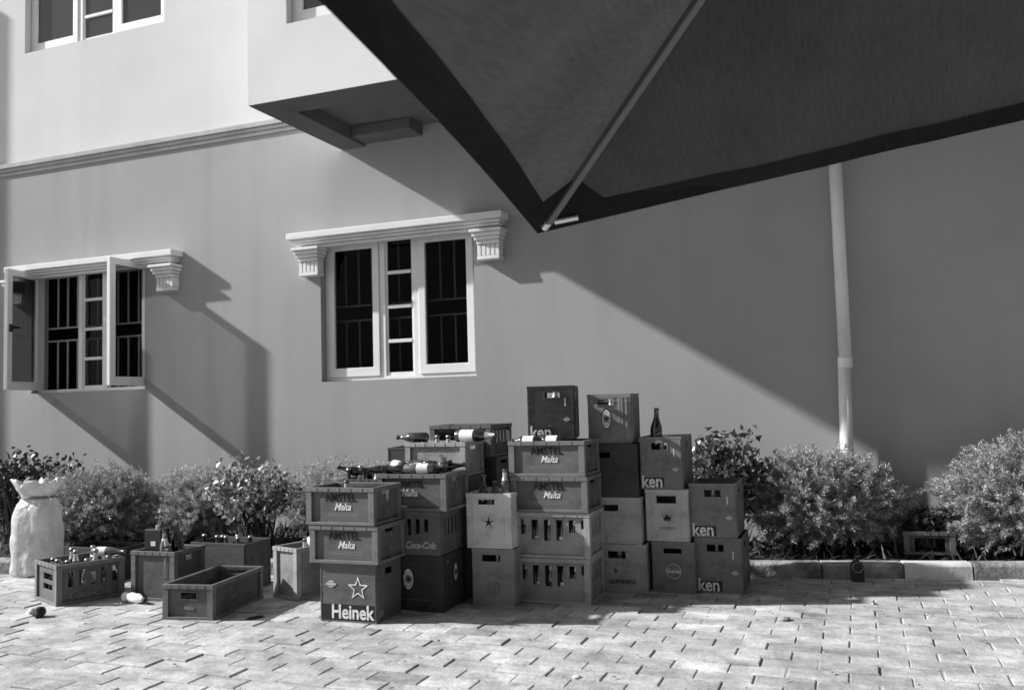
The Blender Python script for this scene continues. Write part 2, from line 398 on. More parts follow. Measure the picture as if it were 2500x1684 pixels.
sf.box(BX0+.262, BX0+.86, WY-.26, WY-.002, SZ+.02, SZ+.118)
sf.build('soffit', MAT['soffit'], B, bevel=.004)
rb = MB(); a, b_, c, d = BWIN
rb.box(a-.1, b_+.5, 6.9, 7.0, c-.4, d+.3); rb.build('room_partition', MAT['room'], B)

def sash(mb, x0, x1, z0, z1, y, t=.045, s=.085, sb=None):
    sb = sb or s
    mb.plate((x0, x1), (z0, z1), [(x0+s, x1-s, z0+sb, z1-s)], y, y+t)
def window(op, y=7.28, mid=3, open_=False, gm='glass', sky_grey_sheet=False, widths=(.595, .36), bars=True):
    x0, x1, z0, z1 = op
    fr = MB(); e = .035
    m1 = x0+widths[0]+.03; m2 = x1-widths[0]-.03
    fr.plate((x0+.001, x1-.001), (z0+.001, z1-.001), [(x0+e, m1-.03, z0+e, z1-e), (m1+.03, m2-.03, z0+e, z1-e), (m2+.03, x1-e, z0+e, z1-e)], y, y+.06)
    fo = fr.build('window', MAT['alu'], B, bevel=.004)
    mu = MB(); gz0, gz1 = z0+e, z1-e
    sash(mu, m1+.031, m2-.031, gz0+.001, gz1-.001, y+.012, .03, .018, .03)
    for k in range(mid):
        zz = gz0+(gz1-gz0)*(k+1)/(mid+1)
        mu.box(m1+.05, m2-.05, y+.006, y+.036, zz-.016, zz+.016)
    mu.build('muntin_grid', MAT['alu'], fo, bevel=.003)
    p = MB(); p.box(m1+.045, m2-.045, y+.024, y+.028, gz0+.02, gz1-.015); p.build('fixed_pane', MAT[gm], fo)
    cw = m1-.03-(x0+e)
    for side in (0, 1):
        cx0 = x0+e+.002 if side == 0 else m2+.032
        cx1 = cx0+cw-.004
        s = MB(); gp = MB()
        if not open_:
            sash(s, cx0, cx1, gz0+.003, gz1-.003, y-.012, .05, .07, .085)
            gp.box(cx0+.06, cx1-.06, y+.010, y+.014, gz0+.08, gz1-.06)
            so_ = s.build('casement', MAT['alu'], fo, bevel=.004); gp.build('casement_pane', MAT[gm], fo)
        else:
            # hinged at the outer jamb, swung out about ninety degrees
            hx = x0+.03 if side == 0 else x1-.03; T = .045
            w_ = .525; ya = y-.01-w_; yb = y-.012
            f = (lambda u, dd, z: (dd, u, z))
            s.plate((ya, yb), (gz0-.0, gz1), [(ya+.075, yb-.06, gz0+.09, gz1-.07)], hx-T/2, hx+T/2, f)
            ang = R(13) if side == 0 else 0; s.rotz(hx, yb, ang)
            so_ = s.build('casement', MAT['alu'], fo, bevel=.004)
            gp.box(hx-.002, hx+.002, ya+.068, yb-.052, gz0+.082, gz1-.062)
            gp.rotz(hx, yb, ang).build('casement_pane', MAT['glass_side' if side == 0 else 'glass_clear'], fo)
            if side == 0:
                h = MB(); zc = (gz0+gz1)/2+.02
                h.box(hx+T/2, hx+T/2+.03, ya+.02, ya+.05, zc-.05, zc+.03); h.box(hx+T/2+.015, hx+T/2+.032, ya+.03, ya+.15, zc-.012, zc+.012)
                h.rotz(hx, yb, ang).build('handle', MAT['black'], fo, bevel=.003)
                bl = MB(); bl.box(hx-.018, hx-.006, ya+.12, ya+.30, gz1-.24, gz1-.12); bl.rotz(hx, yb, ang).build('sticker', MAT['dim'], fo)
    if bars:
        b2 = MB(); yy = y+.13; r_ = .007
        zr = [z0+.02, z0+(z1-z0)*.43, z0+(z1-z0)*.535, z1-.06]
        for zz in zr: b2.box(x0+.01, x1-.01, yy-.004, yy+.004, zz-.009, zz+.009)
        nx = 11
        for k in range(1, nx):
            xx = x0+(x1-x0)*k/nx
            b2.box(xx-r_, xx+r_, yy-r_+.012, yy+r_+.012, zr[0], zr[1]); b2.box(xx-r_, xx+r_, yy-r_+.012, yy+r_+.012, zr[2], zr[3])
        b2.build('security_bars', MAT['bars'], fo)
    if sky_grey_sheet:  # added pale folded sheet, standing in for sky reflected in the panes
        cu = MB(); n = 60
        for i in range(n+1):
            xx = x0+.02+(x1-x0-.04)*i/n; yy = y+.22+.02*math.sin(i*1.1)+.01*math.sin(i*2.7)
            cu.v += [(xx, yy, z0+.05), (xx, yy, z1-.03)]
        cu.f = [(2*i, 2*i+2, 2*i+3, 2*i+1) for i in range(n)]
        cu.build('sky_grey_sheet', MAT['sky_grey_sheet'], fo, smooth=True)
    return fo
window(WIN); window(LWIN, open_=True)
window(UWIN, gm='glass_up', sky_grey_sheet=True, widths=(.72, .4), bars=False, mid=4)
window(BWIN, y=BY+.08, gm='glass_up', bars=True)

def hood(x0, x1, zt, brackets):
    """moulded window hood: slab over stepped mouldings, fluted corbels at each end"""
    h = MB(); pr = .175
    steps = [(pr, 0, .062, 0), (pr-.035, .064, .088, .03), (pr-.06, .090, .112, .05), (pr-.10, .114, .140, .08)]
    for p, a, b_, ins in steps: h.box(x0+ins, x1-ins, WY-p, WY-.0005, zt-b_, zt-a)
    ho = h.build('window_hood', MAT['trim'], B, bevel=.007, seg=2)
    for bx in brackets:
        c = MB(); z = zt-.142; wv = .30; 
        for (wd, p, hh) in ((.30, .175, .03), (.27, .15, .035), (.24, .135, .03), (.215, .11, .035)):
            c.box(bx-wd/2, bx+wd/2, WY-p, WY-.001, z-hh+.002, z); z -= hh
        for i in range(5):
            w_ = .036; cx = bx-.0855+i*.0428
            c.box(cx-w_/2, cx+w_/2, WY-.10, WY-.001, z-.10, z)
        c.box(bx-.10, bx+.10, WY-.085, WY-.001, z-.098, z-.001)
        c.box(bx-.105, bx+.105, WY-.105, WY-.001, z-.135, z-.102)
        c.build('corbel', MAT['trim'], ho, bevel=.005, seg=2)
hood(-5.0, -2.79, 2.868, (-4.80, -2.95))
hood(-8.70, -6.375, 2.85, (-8.62, -6.53))
# rainwater pipe
pp = MB(); pp.tube((-.079, 7.09, 3.62), (-.079, 7.09, 1.47), .047, n=24); pp.tube((-.087, 7.09, 1.452), (-.118, 7.09, .1), .047, n=24)
po = pp.build('downpipe', MAT['pipe'], B, smooth=False)
for p in po.data.polygons: p.use_smooth = len(p.vertices) == 4
cp = MB(); cp.tube((-.083, 7.09, 1.40), (-.080, 7.09, 1.475), .053, n=24)
cpo = cp.build('pipe_coupling', MAT['pipe'], po)

# ================================================================ PARASOL
T = Vector((-1.352, 3.856, 2.0)); Lc = Vector((-.854, .898, 2.0)); Rc = Vector((1.57, 4.34, 2.483)); Oc = Lc+Rc-T
HUB = Vector((.372, 2.62, 3.371))
P = thing('parasol', 'large dark square cantilever parasol tilted overhead, metal rib under the cloth', 'parasol', (3.6, 1.2, 0))
def loc(v): return tuple(Vector(v)-Vector((3.6, 1.2, 0)))
mid_c = (T+Lc+Rc+Oc)/4
def edge(a, b, t, sag=.022):
    p = a.lerp(b, t); inn = (mid_c-p).normalized(); return p+inn*sag*4*t*(1-t)
cn = [T, Lc, Oc, Rc]
can = MB()
for k in range(4):
    a, b_ = cn[k], cn[(k+1) % 4]; n = 26
    base = len(can.v)
    for i in range(n+1):
        s = i/n
        for j in range(n+1):
            t = j/n
            e = edge(a, b_, t); p = HUB.lerp(e, s)
            # cloth sags between the ribs and ripples a little
            p = p+Vector((0, 0, -1))*(.10*4*t*(1-t)*math.sin(math.pi*s*.9)*.6)
            p = p+Vector((0, 0, 1))*((.010*math.sin(t*21+s*4)+.006*math.sin(t*47-s*9))*s*(1.15-s)*1.6*min(1, 4*t*(1-t)*1.3)*(4*t*(1-t)))
            can.v.append(loc(p))
    for i in range(n):
        for j in range(n):
            q = base+i*(n+1)+j; can.f.append((q, q+1, q+n+2, q+n+1))
co_ = can.build('canopy', MAT['fabric'], P, smooth=True)
for k in range(4):
    a, b_ = cn[k], cn[(k+1) % 4]; hm = MB(); n = 40; wd = .085
    for j in range(n+1):
        t = j/n; e = edge(a, b_, t); inw = (HUB-e).normalized(); w_ = wd/max(.5, abs(inw.dot((mid_c-(a+b_)/2).normalized())))
        w_ = min(w_, .16)
        p2 = e+inw*w_
        for q, dz in ((e, -.006), (p2, -.008), (p2, -.013), (e+Vector((0, 0, 0)), -.016)): hm.v.append(loc(q+Vector((0, 0, dz))))
    for j in range(n):
        for i in range(4):
            i2 = (i+1) % 4; hm.f.append((j*4+i, (j+1)*4+i, (j+1)*4+i2, j*4+i2))
    hm.build('hem', MAT['hem'], co_)
for k in range(4):
    c = cn[k]; d = (HUB-c); L_ = d.length; d.normalize()
    e1 = (cn[(k+1) % 4]-c).normalized(); e2 = (cn[(k-1) % 4]-c).normalized()
    pt = MB(); z_ = Vector((0, 0, -.017))
    A = [c+d*.06, c+e1*.34+d*.03, c+d*.36, c+e2*.38+d*.03]
    pt.v = [loc(p+z_) for p in A]+[loc(p+z_+Vector((0, 0, -.004))) for p in A]
    pt.f = [(0,1,2), (0,2,3), (6,5,4), (7,6,4), (0,4,5,1), (1,5,6,2), (2,6,7,3), (3,7,4,0)]
    pt.build('corner_patch', MAT['hem'], co_)
    r_ = MB(); off = Vector((0, 0, -.038)); r_.bar(loc(c+d*.10+off), loc(HUB+off-d*.05), .034, .030)
    ro = r_.build('rib', MAT['rib'], P, bevel=.004)
    ca = MB(); ca.tube(loc(c+d*.065+off*.9), loc(c+d*.11+off), .018, n=14); ca.build('rib_end_cap', MAT['metal'], ro)
    if k == 0:
        st = MB(); q = c+d*.085+off*.8; st.tube(loc(q+e2*.04), loc(q+e2*.15+Vector((0, 0, -.004))), .013, n=12); st.tube(loc(q-e2*.03+d*.02), loc(q-e2*.008+d*.02), .006, n=8)
        st.build('rib_bracket', MAT['metal'], ro)
ms = MB(); ms.box(-.05, .05, -.05, .05, 0, 3.9); ms.build('mast', MAT['rib'], P, bevel=.004)
ar = MB(); ar.bar((0, 0, 3.85), loc(HUB+Vector((0, 0, .22))), .06, .09); ar.tube(loc(HUB+Vector((0, 0, -.12))), loc(HUB+Vector((0, 0, .25))), .04); ar.build('arm', MAT['rib'], P)
bs = MB(); bs.box(-.5, .5, -.5, .5, 0, .08); bs.build('base_plate', MAT['kerb'], P, bevel=.01)

# ================================================================ CRATES
DIV = {}
def crate(label, loc, rz, W, D, H, v, style='tall', marks=(), side_marks=(), slots=None, hole=None, side_hole=True, div=True, open_only=False, band=0, tilt=None):  # v: base grey, lifted on shaded crates to stand in for lens flare
    cr = thing('bottle_crate', label, 'crate', loc, rz, 'plastic bottle crates')
    if tilt: cr.rotation_euler = (tilt[0], tilt[1], rz)
    v *= 1.35; m = cratemat(v); mr = cratemat(min(v*(1.5 if style == 'panel' else 1.12), max(v*1.05, .34))); t = .008; b = MB()  # lighter rim grey: worn edges plus sun highlights put into the colour
    fh = []; shs = []
    if hole: fh = [(W*hole[0], W*hole[1], H*(1-hole[3]), H*(1-hole[2]))]
    if slots: fh = [(W*s[0], W*s[1], H*(1-s[3]), H*(1-s[2])) for s in slots]
    if side_hole: shs = [(D*.36, D*.64, H*.77, H*.88)]
    inset = 0.0
    if style == 'panel': inset = .014
    yb0, yb1 = inset, D-inset; xb0, xb1 = inset, W-inset
    b.plate((xb0, xb1), (.004, H-.004), fh, yb0, yb0+t)
    b.plate((xb0, xb1), (.004, H-.004), [(W*.3, W*.7, H*.77, H*.88)], yb1-t, yb1)
    sd = lambda u, d, z: (d, u, z)
    b.plate((yb0+t, yb1-t), (.004, H-.004), shs, xb0, xb0+t, sd)
    ss = [] if not slots else [(D*(.18+.16*k), D*(.18+.16*k)+D*.08, H*.42, H*.80) for k in range(5)]
    b.plate((yb0+t, yb1-t), (.004, H-.004), ss or shs, xb1-t, xb1, sd)
    b.box(xb0+t, xb1-t, yb0+t, yb1-t, .006, .014)
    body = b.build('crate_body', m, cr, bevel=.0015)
    r = MB(); o_ = .0 if style == 'panel' else -.004      # rim collar
    rh = .026 if style != 'tall' else .016
    def ringbox(z0, z1, out, th):
        r.box(-out, W+out, -out, th, z0, z1); r.box(-out, W+out, D-th, D+out, z0, z1)
        r.box(-out, th, th+.0002, D-th-.0002, z0, z1); r.box(W-th, W+out, th+.0002, D-th-.0002, z0, z1)
    ringbox(H-rh, H-.001, .003 if style != 'tall' else .0015, .0075 if style != 'panel' else .0135)
    ringbox(.001, .018 if style == 'panel' else .012, 0.0008 if style != 'panel' else .002, .0078 if style != 'panel' else .0135)
    if style == 'panel':
        cw = .036
        for (xa, xb) in ((0, cw), (W-cw, W)):
            r.box(xa, xb, 0, .0138, .0185, H-rh-.0005); r.box(xa, xb, D-.0138, D, .0185, H-rh-.0005)
        for (ya, yb) in ((.014, cw), (D-cw, D-.014)):
            r.box(0, .0138, ya, yb, .0185, H-rh-.0005); r.box(W-.0138, W, ya, yb, .0185, H-rh-.0005)
        # thin lip under the collar and small stiffening ribs on it
        for k in range(1, 6): r.box(W*k/6-.003, W*k/6+.003, -.0052, -.0032, H-rh, H-.002)
    if style == 'ribbed':
        for fx in (.16, .84):
            r.box(W*fx-.004, W*fx+.004, -.004, -.0002, .013, H-rh-.001); 
            r.box(W+.0002, W+.004, D*fx-.004, D*fx+.004, .013, H-rh-.001)
    if style == 'fluted':
        for fx in (.74, .80, .9): r.box(W*fx-.006, W*fx+.006, -.006, -.0002, .013, H-rh-.001)
        for k in range(6): r.box(W+.0002, W+.007, D*(.08+.165*k)-.012, D*(.08+.165*k)+.012, .013, H-rh-.001)
        r.box(-.004, W+.004, -.005, -.0032, H-.05, H-.045)
    if style == 'tall':
        r.box(W+.0002, W+.004, .010, .022, .013, H-rh-.001); r.box(W+.0002, W+.004, D-.022, D-.010, .013, H-rh-.001)
        r.box(W+.0002, W+.003, .0225, D-.0225, H*.70, H*.715); r.box(W+.0002, W+.003, .0225, D-.0225, H*.94, H*.952)
        for fx in (.3, .7): r.box(W+.0002, W+.003, D*fx-.003, D*fx+.003, .013, H*.698)
        r.box(.006, .010, -.0022, -.0002, .013, H-rh-.001); r.box(W-.010, W-.006, -.0022, -.0002, .013, H-rh-.001)
    if hole:      # moulded lip round the handle opening
        a, b2, c, d2 = W*hole[0], W*hole[1], H*(1-hole[3]), H*(1-hole[2]); y_ = inset
        r.box(a-.006, b2+.006, y_-.004, y_-.0002, d2+.0002, d2+.006); r.box(a-.006, b2+.006, y_-.004, y_-.0002, c-.006, c-.0002)
        r.box(a-.006, a-.0002, y_-.004, y_-.0002, c, d2); r.box(b2+.0002, b2+.006, y_-.004, y_-.0002, c, d2)
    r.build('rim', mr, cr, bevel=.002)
    if div:
        d = MB(); zt = H*.62
        for k in range(1, 4): d.box(xb0+t, xb1-t, D*k/4-.0015, D*k/4+.0015, .015, zt)
        for k in range(1, 4 if W > .34 else 3):
            n = 4 if W > .34 else 3
            for j in range(4): d.box(W*k/n-.0015, W*k/n+.0015, max(yb0+t, D*j/4+.0016), min(yb1-t, D*(j+1)/4-.0016), .015, zt)
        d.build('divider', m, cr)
    inn = inset
    for side, ms_ in (('front', marks), ('side', side_marks)):
        F = Face(side, W, inn); LW = W if side == 'front' else D
        for kind, mt, mb in marks_geo(ms_, F, LW, H):
            mb.build(kind, MAT[mt], cr)
    return cr
def marks_geo(ms_, F, W, H):
    out = {}
    def get(kind, mt): return out.setdefault((kind, mt), MB())
    for mk in ms_:
        k = mk[0]
        if k == 'text':       # ('text', body, u, v, size, material, shear, bold, sx)
            _, body, u, v, sz, mt, shr, bo, sx = mk; put(out.setdefault(('lettering', mt, body), MB()), text_geo(body, sz, shr, bo, sx), F, W*u, H*v, .0022)
        elif k == 'lines':    # faint lines of small print
            _, u, v, w_, n, mt = mk
            mb = get('small_print', mt); rr = random.Random(int(u*100+v*1000))
            for i in range(n):
                x = W*(u-w_/2)+(.0 if i % 2 else W*w_*.06); xe = W*(u+w_/2)-(0 if i % 2 == 0 else W*w_*.05)
                while x < xe-.004:
                    l = rr.uniform(.003, .011); flat(mb, rect(l, .0026), F, x+l/2, H*v-i*.0075, .0008, .001); x += l+.0022
        elif k == 'band':
            _, u0, u1, v0, v1, mt = mk; flat(get('band', mt), [(W*u0, H*v0), (W*u1, H*v0), (W*u1, H*v1), (W*u0, H*v1)], F, 0, 0, .0005, .0012)
        elif k == 'star':
            _, u, v, r_, mt, th = mk
            if th: ring(get('star_emblem', mt), star(r_), star(r_*(1-th)), F, W*u, H*v)
            else: flat(get('star_emblem', mt), star(r_, .24), F, W*u, H*v)
        elif k == 'badge':    # small winged oval badge
            _, u, v, r_, mt = mk; mb = get('badge', mt)
            ring(mb, ell(r_*.62, r_*.52), ell(r_*.48, r_*.36), F, W*u, H*v)
            flat(mb, rect(r_*1.7, r_*.34), F, W*u, H*v, .0028)
            flat(mb, rect(r_*.9, r_*.10), F, W*u, H*v+r_*.30, .0030); flat(mb, rect(r_*.9, r_*.10), F, W*u, H*v-r_*.30, .0030)
        elif k == 'oval':
            _, u, v, rx, ry, body = mk
            flat(get('oval_plate', 'white'), ell(rx, ry, 36), F, W*u, H*v); ring(get('oval_ring', 'ink'), ell(rx*1.12, ry*1.1, 36), ell(rx, ry, 36), F, W*u, H*v)
            ring(get('oval_ring', 'ink'), ell(rx*.72, ry*.74, 36), ell(rx*.66, ry*.70, 36), F, W*u, H*v, .0024, .0006)
            flat(get('oval_centre', 'dim'), ell(rx*.60, ry*.42, 24), F, W*u, H*v, .0024)
            put(get('lettering', 'ink'), text_geo(body, rx*.95, 0, .0008, .8), F, W*u, H*v, .0038)
        elif k == 'disc':
            _, u, v, r_, mt = mk; ring(get('round_badge', mt), ell(r_, r_, 36), ell(r_*.9, r_*.9, 36), F, W*u, H*v)
        elif k == 'fdisc':
            _, u, v, r_, mt = mk; flat(get('round_badge', mt), ell(r_, r_, 36), F, W*u, H*v)
        elif k == 'crown':
            _, u, v, s, mt = mk; mb = get('crown_emblem', mt)
            pts = [(-.7,-.45),(.7,-.45),(.95,.35),(.5,-.02),(.32,.5),(.0,.02),(-.32,.5),(-.5,-.02),(-.95,.35)]
            flat(mb, [(x*s, y*s) for x, y in pts], F, W*u, H*v); flat(mb, rect(1.4*s, .2*s), F, W*u, H*v-.62*s)
            flat(mb, rect(.28*s, .9*s), F, W*u, H*v+.1*s, .003)
            for q in (-.95, -.32, .32, .95): flat(mb, ell(.11*s, .11*s, 10), F, W*u+q*s, H*v+(.45 if abs(q) > .5 else .6)*s)
        elif k == 'harp':
            _, u, v, s, mt = mk; mb = get('harp_emblem', mt)
            ring(mb, [(x*s, y*s) for x, y in ((-.5,.7),(.0,.5),(.55,.6),(.5,0),(0,-.9),(-.25,0))], [(x*s, y*s) for x, y in ((-.32,.5),(.0,.3),(.38,.42),(.33,.0),(0,-.6),(-.15,0))], F, W*u, H*v)
            for q in (-.1, .06, .2): flat(mb, rect(.05*s, .8*s), F, W*u+q*s, H*v+.02*s)
        elif k == 'tick':
            _, u, v, w_, h_, mt = mk; flat(get('bar_mark', mt), rect(w_, h_), F, W*u, H*v)
        elif k == 'swoosh':
            _, mt = mk; mb = get('swoosh', mt)
            pts = []; n = 16
            for i in range(n+1): a = i/n; pts.append((W*(.02+.60*a), H*(.34+.34*(1-a)**1.8)))
            for i in range(n, -1, -1): a = i/n; pts.append((W*(.02+.60*a), H*(.30+.30*(1-a)**1.8-.03*math.sin(a*3.1))))
            vs = [F(x, y, .0006) for x, y in pts]; m_ = len(pts)
            mb.add(vs, [(i, i+1, m_-2-i, m_-1-i) for i in range(n)])
    return [(k[0], k[1], mb) for k, mb in out.items()]

MALT = (('text', 'AMSTEL', .5, .71, .060, 'ink', 0, .0003, .97), ('text', 'Malta', .53, .475, .056, 'white', .38, .0008, .88), ('lines', .52, .30, .48, 3, 'faint2'))
MSIDE = (('text', 'II', .55, .66, .05, 'faint', 0, .0012, 1), ('text', 'Malta', .55, .35, .028, 'faint', .35, .0006, .9))
KEN = (('text', 'ken', .275, .135, .108, 'white', 0, .0021, .86), ('disc', .475, .27, .0065, 'white'), ('badge', .84, .37, .025, 'pale'), ('tick', .815, .69, .006, .048, 'white'),
       ('band', .02, .56, .03, .215, 'ink2'))
MAT['pale'] = mat('pale_print', .45, .5, .3, (60, .3)); MAT['faint2'] = mat('small_print', .27, .6, .3); MAT['ink2'] = mat('dark_green_band', .02, .5, .3)
KHOLE = (.36, .68, .12, .235)
SMALLH = (.33, .68, .10, .20)

# stack A (front left)
crate('dark crate with outlined star and white HEINEK lettering, bottom of the front stack', (-2.915, 4.389, 0), R(1.6), .36, .30, .327, .085, 'tall',
      (('band', .03, .97, .03, .30, 'ink2'), ('text', 'Heinek', .57, .165, .108, 'white', 0, .0024, .86), ('star', .68, .58, .068, 'white', .26), ('badge', .20, .64, .038, 'pale')),
      (('text', 'en', .14, .16, .075, 'dim', 0, .002, .9),), hole=None)
crate('malt crate with white script, resting on the star crate at the front left', (-2.968, 4.365, .328), R(1.2), .44, .33, .213, .082, 'panel', MALT, MSIDE)
crate('topmost malt crate of the front left stack, open rim above white script', (-2.985, 4.36, .542), R(1.0), .44, .33, .213, .082, 'panel', MALT,
      (('text', 'II', .55, .66, .06, 'pale', 0, .0018, 1), ('text', 'Malta', .55, .33, .03, 'faint', .35, .0006, .9)))
# stack B
crate('black crate with white oval emblems, bottom of the second stack', (-2.70, 4.74, 0), R(1), .39, .32, .327, .032, 'ribbed',
      (('oval', .42, .56, .032, .060, 'NB'), ('lines', .50, .20, .5, 1, 'dim')), (('oval', .55, .62, .026, .05, 'NB'), ('lines', .5, .24, .5, 1, 'dim'), ('tick', .2, .86, .02, .02, 'dim')), side_hole=False)
crate('dark cola crate with slots and pale script near its lower edge', (-2.745, 4.72, .328), R(1), .43, .33, .255, .085, 'ribbed',
      (('text', 'Coca-Cola', .70, .22, .056, 'pale', .3, .0012, .82),), (), slots=[(.24+.13*k, .24+.13*k+.06, .18, .55-.04*abs(k-2)) for k in range(5)], band=0)
crate('malt crate under a heap of loose bottles, top of the second stack', (-2.72, 4.71, .584), R(.6), .455, .33, .218, .072, 'panel',
      (('text', 'AMSTEL', .5, .71, .052, 'ink', 0, .0010, .88), ('text', 'Malta', .46, .475, .054, 'white', .38, .0016, .9), ('lines', .52, .30, .48, 3, 'faint')), MSIDE)
# stack K behind A
K0 = (-3.06, 4.88)
crate('plain dark crate on the ground right behind the front left stack', (K0[0], K0[1], 0), 0, .29, .38, .327, .05, 'tall')
crate('plain dark crate half way up the hidden stack behind the front left one', (K0[0]-.01, K0[1], .328), 0, .31, .36, .213, .05, 'panel')
crate('dark open crate whose rim shows just above the front left stack', (K0[0]-.03, K0[1]-.01, .542), R(2), .32, .36, .213, .045, 'panel')
# stack E far back left
for i, z in enumerate((0, .286, .572)):
    crate(('plain crate at the foot of the stack nearest the feathery shrub, behind the cola crate', 'plain crate in the middle of the stack behind the bottle heap', 'dark crate with handle hole and pale glint, left behind the bottle heap')[i],
          (-2.985, 5.32, z), R(7), .30, .36, .285 if i < 2 else .355, .065, 'tall', (), (), hole=SMALLH if i < 2 else (.45, .85, .18, .38))
# stack C
for i, z in enumerate((0, .326)):
    crate(('plain crate on the ground in the middle stack behind the pale crate', 'plain dark crate second from the ground behind the pale crate')[i], (-2.70, 5.12, z), 0, .40, .30, .325, .05, 'tall')
crate('dark panelled crate third from the ground behind the bottle heap', (-2.73, 5.11, .652), 0, .42, .30, .10, .055, 'ribbed', side_hole=False)
crate('grey panelled crate with a pale lying bottle on its rim, behind the bottle heap', (-2.745, 5.12, .753), 0, 0.425, .30, .213, .22, 'panel', side_hole=True)
# stack D behind C
for i, z in enumerate((0, .213, .427, .641)):
    crate(('dark crate on the ground behind the pale crate column', 'dark crate, second layer of the rearmost column', 'dark crate, third layer of the rearmost column', 'dark crate with a rim line just under the topmost one of the rearmost column')[i],
          (-2.70, 5.46, z), 0, .45, .33, .212, .035, 'panel')
crate('open dark crate with slotted front, topmost of the rearmost column', (-2.715, 5.42, .855), R(-1), .45, .36, .213, .06, 'panel', slots=[(.12, .88, .22, .52)])
# stack S
crate('dark crate with shallow emblem under the pale star crate', (-2.235, 4.995, 0), R(2), .27, .38, .333, .21, 'tall', (('disc', .5, .30, .040, 'faint'), ('lines', .5, .33, .22, 2, 'faint')), hole=(.24, .68, .11, .23))
crate('pale grey crate with dark star, bottles standing in its top', (-2.262, 4.99, .334), R(1.5), .288, .39, .33, .48, 'ribbed', (('star', .5, .47, .040, 'ink', 0),), hole=(.27, .64, .115, .205))
# stack M
SL = [(.06, .12, .15, .50), (.215, .30, .15, .60), (.395, .48, .15, .63), (.575, .66, .15, .62), (.755, .84, .15, .44), (.93, .965, .15, .36)]
SL = [(a*.92+.025, b*.92+.035, c+.02, d) for a, b, c, d in SL]
crate('slotted crate at the bottom of the tall malt stack', (-1.995, 5.11, 0), R(1), .465, .33, .268, .19, 'panel', (), (), slots=SL)
crate('slotted crate second from the bottom of the tall malt stack', (-1.998, 5.11, .269), R(1), .475, .33, .272, .21, 'panel', (), (), slots=SL)
crate('malt crate third from the bottom of the tall stack, above the slotted ones', (-2.01, 5.10, .542), R(1), .483, .33, .213, .082, 'panel', MALT, MSIDE)
crate('malt crate topmost of the tall stack, white labelled bottles lying on it', (-2.02, 5.10, .756), R(.8), .483, .34, .213, .088, 'panel', MALT, MSIDE)
crate('dark crate with white KEN lettering perched on the tall malt stack', (-1.925, 5.20, .970), R(13), .29, .38, .335, .045, 'tall', KEN, (), hole=(.38, .70, .12, .225))
# stack F
crate('pale grey crate with dark harp and GUINNESS lettering, bottom of its stack', (-1.575, 5.52, 0), R(1), .288, .32, .30, .28, 'tall', (('harp', .32, .44, .022, 'ink'), ('text', 'GUINNESS', .46, .22, .038, 'ink', 0, .0004, 1.0)), hole=(.16, .56, .15, .30))
crate('pale worn crate without print, second in the lettered grey stack', (-1.60, 5.52, .301), R(1), .288, .32, .29, .32, 'tall', (), (), hole=(.10, .52, .16, .30))
crate('near-black blank crate between the pale worn one and the oval emblem one', (-1.635, 5.52, .592), R(1), .31, .32, .335, .045, 'tall', (), (), hole=(.10, .46, .16, .26))
crate('fluted dark crate with white oval emblem, topmost beside the lettered crate', (-1.632, 5.53, .928), R(4), .278, .32, .318, .15, 'fluted', (('oval', .43, .50, .027, .060, 'NB'),), hole=(.22, .60, .11, .22), side_hole=False)
# stack G
crate('dark crate with round Gulder badge, at the foot between grey and lettered stacks', (-1.262, 5.59, 0), R(1), .268, .34, .312, .13, 'tall', (('fdisc', .5, .42, .042, 'faint'), ('text', 'Gulder', .5, .42, .034, 'white', .2, .0006, .9), ('disc', .5, .42, .047, 'pale')), hole=(.28, .70, .13, .23))
crate('mid grey crate with dark crown emblem', (-1.29, 5.59, .313), R(1), .268, .34, .325, .33, 'ribbed', (('crown', .50, .46, .030, 'ink'), ('lines', .52, .27, .42, 2, 'ink')), hole=(.26, .72, .13, .27))
crate('dark lettered crate on the crown crate, brown bottle standing on it', (-1.315, 5.59, .639), R(1), .265, .40, .328, .13, 'tall', KEN, (), hole=(.28, .66, .12, .25))
# stack H
crate('dark lettered crate on the ground at the right end of the row', (-1.0, 5.64, 0), R(1), .285, .42, .336, .12, 'tall', KEN, (), hole=(.26, .62, .12, .25))
crate('dark lettered crate topmost at the right end, shrub above its rim', (-1.022, 5.64, .337), R(1), .285, .42, .334, .13, 'tall', KEN, (), hole=(.33, .68, .12, .25))
# left group
crate('low open dark crate alone on the paving in front', (-3.85, 4.165, 0), R(9), .325, .60, .205, .08, 'panel', (('text', 'Malta', .5, .33, .032, 'dim', .3, .0012, .9),), (('text', 'Malta', .42, .45, .04, 'faint', .3, .0012, .9),), hole=(.34, .66, .24, .42), side_hole=False)
crate('slotted dark crate full of bottles at the far left beside the sack', (-5.16, 4.42, 0), R(-23), .40, .43, .255, .09, 'panel', (), (('text', 'Coca-Cola', .5, .2, .07, 'dim', .3, .001, .9),), slots=[(.32, .72, .28, .44), (.32, .72, .54, .68)])
crate('grey panelled crate with a black box and bottles standing in it', (-4.465, 4.55, 0), R(2), .345, .30, .315, .07, 'panel', (), ())
crate('dark crate with faint star behind the low open crate', (-4.31, 4.93, 0), R(0), .45, .28, .318, .06, 'tall', (('star', .50, .42, .045, 'dim', .35),), (('tick', .5, .3, .03, .03, 'dim'),), side_hole=False)
crate('dark crate in shadow behind the far left slotted one', (-5.55, 5.0, 0), R(-3), .52, .30, .24, .035, 'tall')
crate('pale crate holding bottles just left of the front stack', (-3.58, 4.855, 0), R(-16), .235, .40, .325, .19, 'panel', (), (), side_hole=False)
crate('shaded crate standing in the planting bed between the feathery shrubs', (.235, 6.60, .115), R(4), .32, .30, .155, .05, 'panel', (), (), slots=[(.22, .80, .30, .95)], div=False)

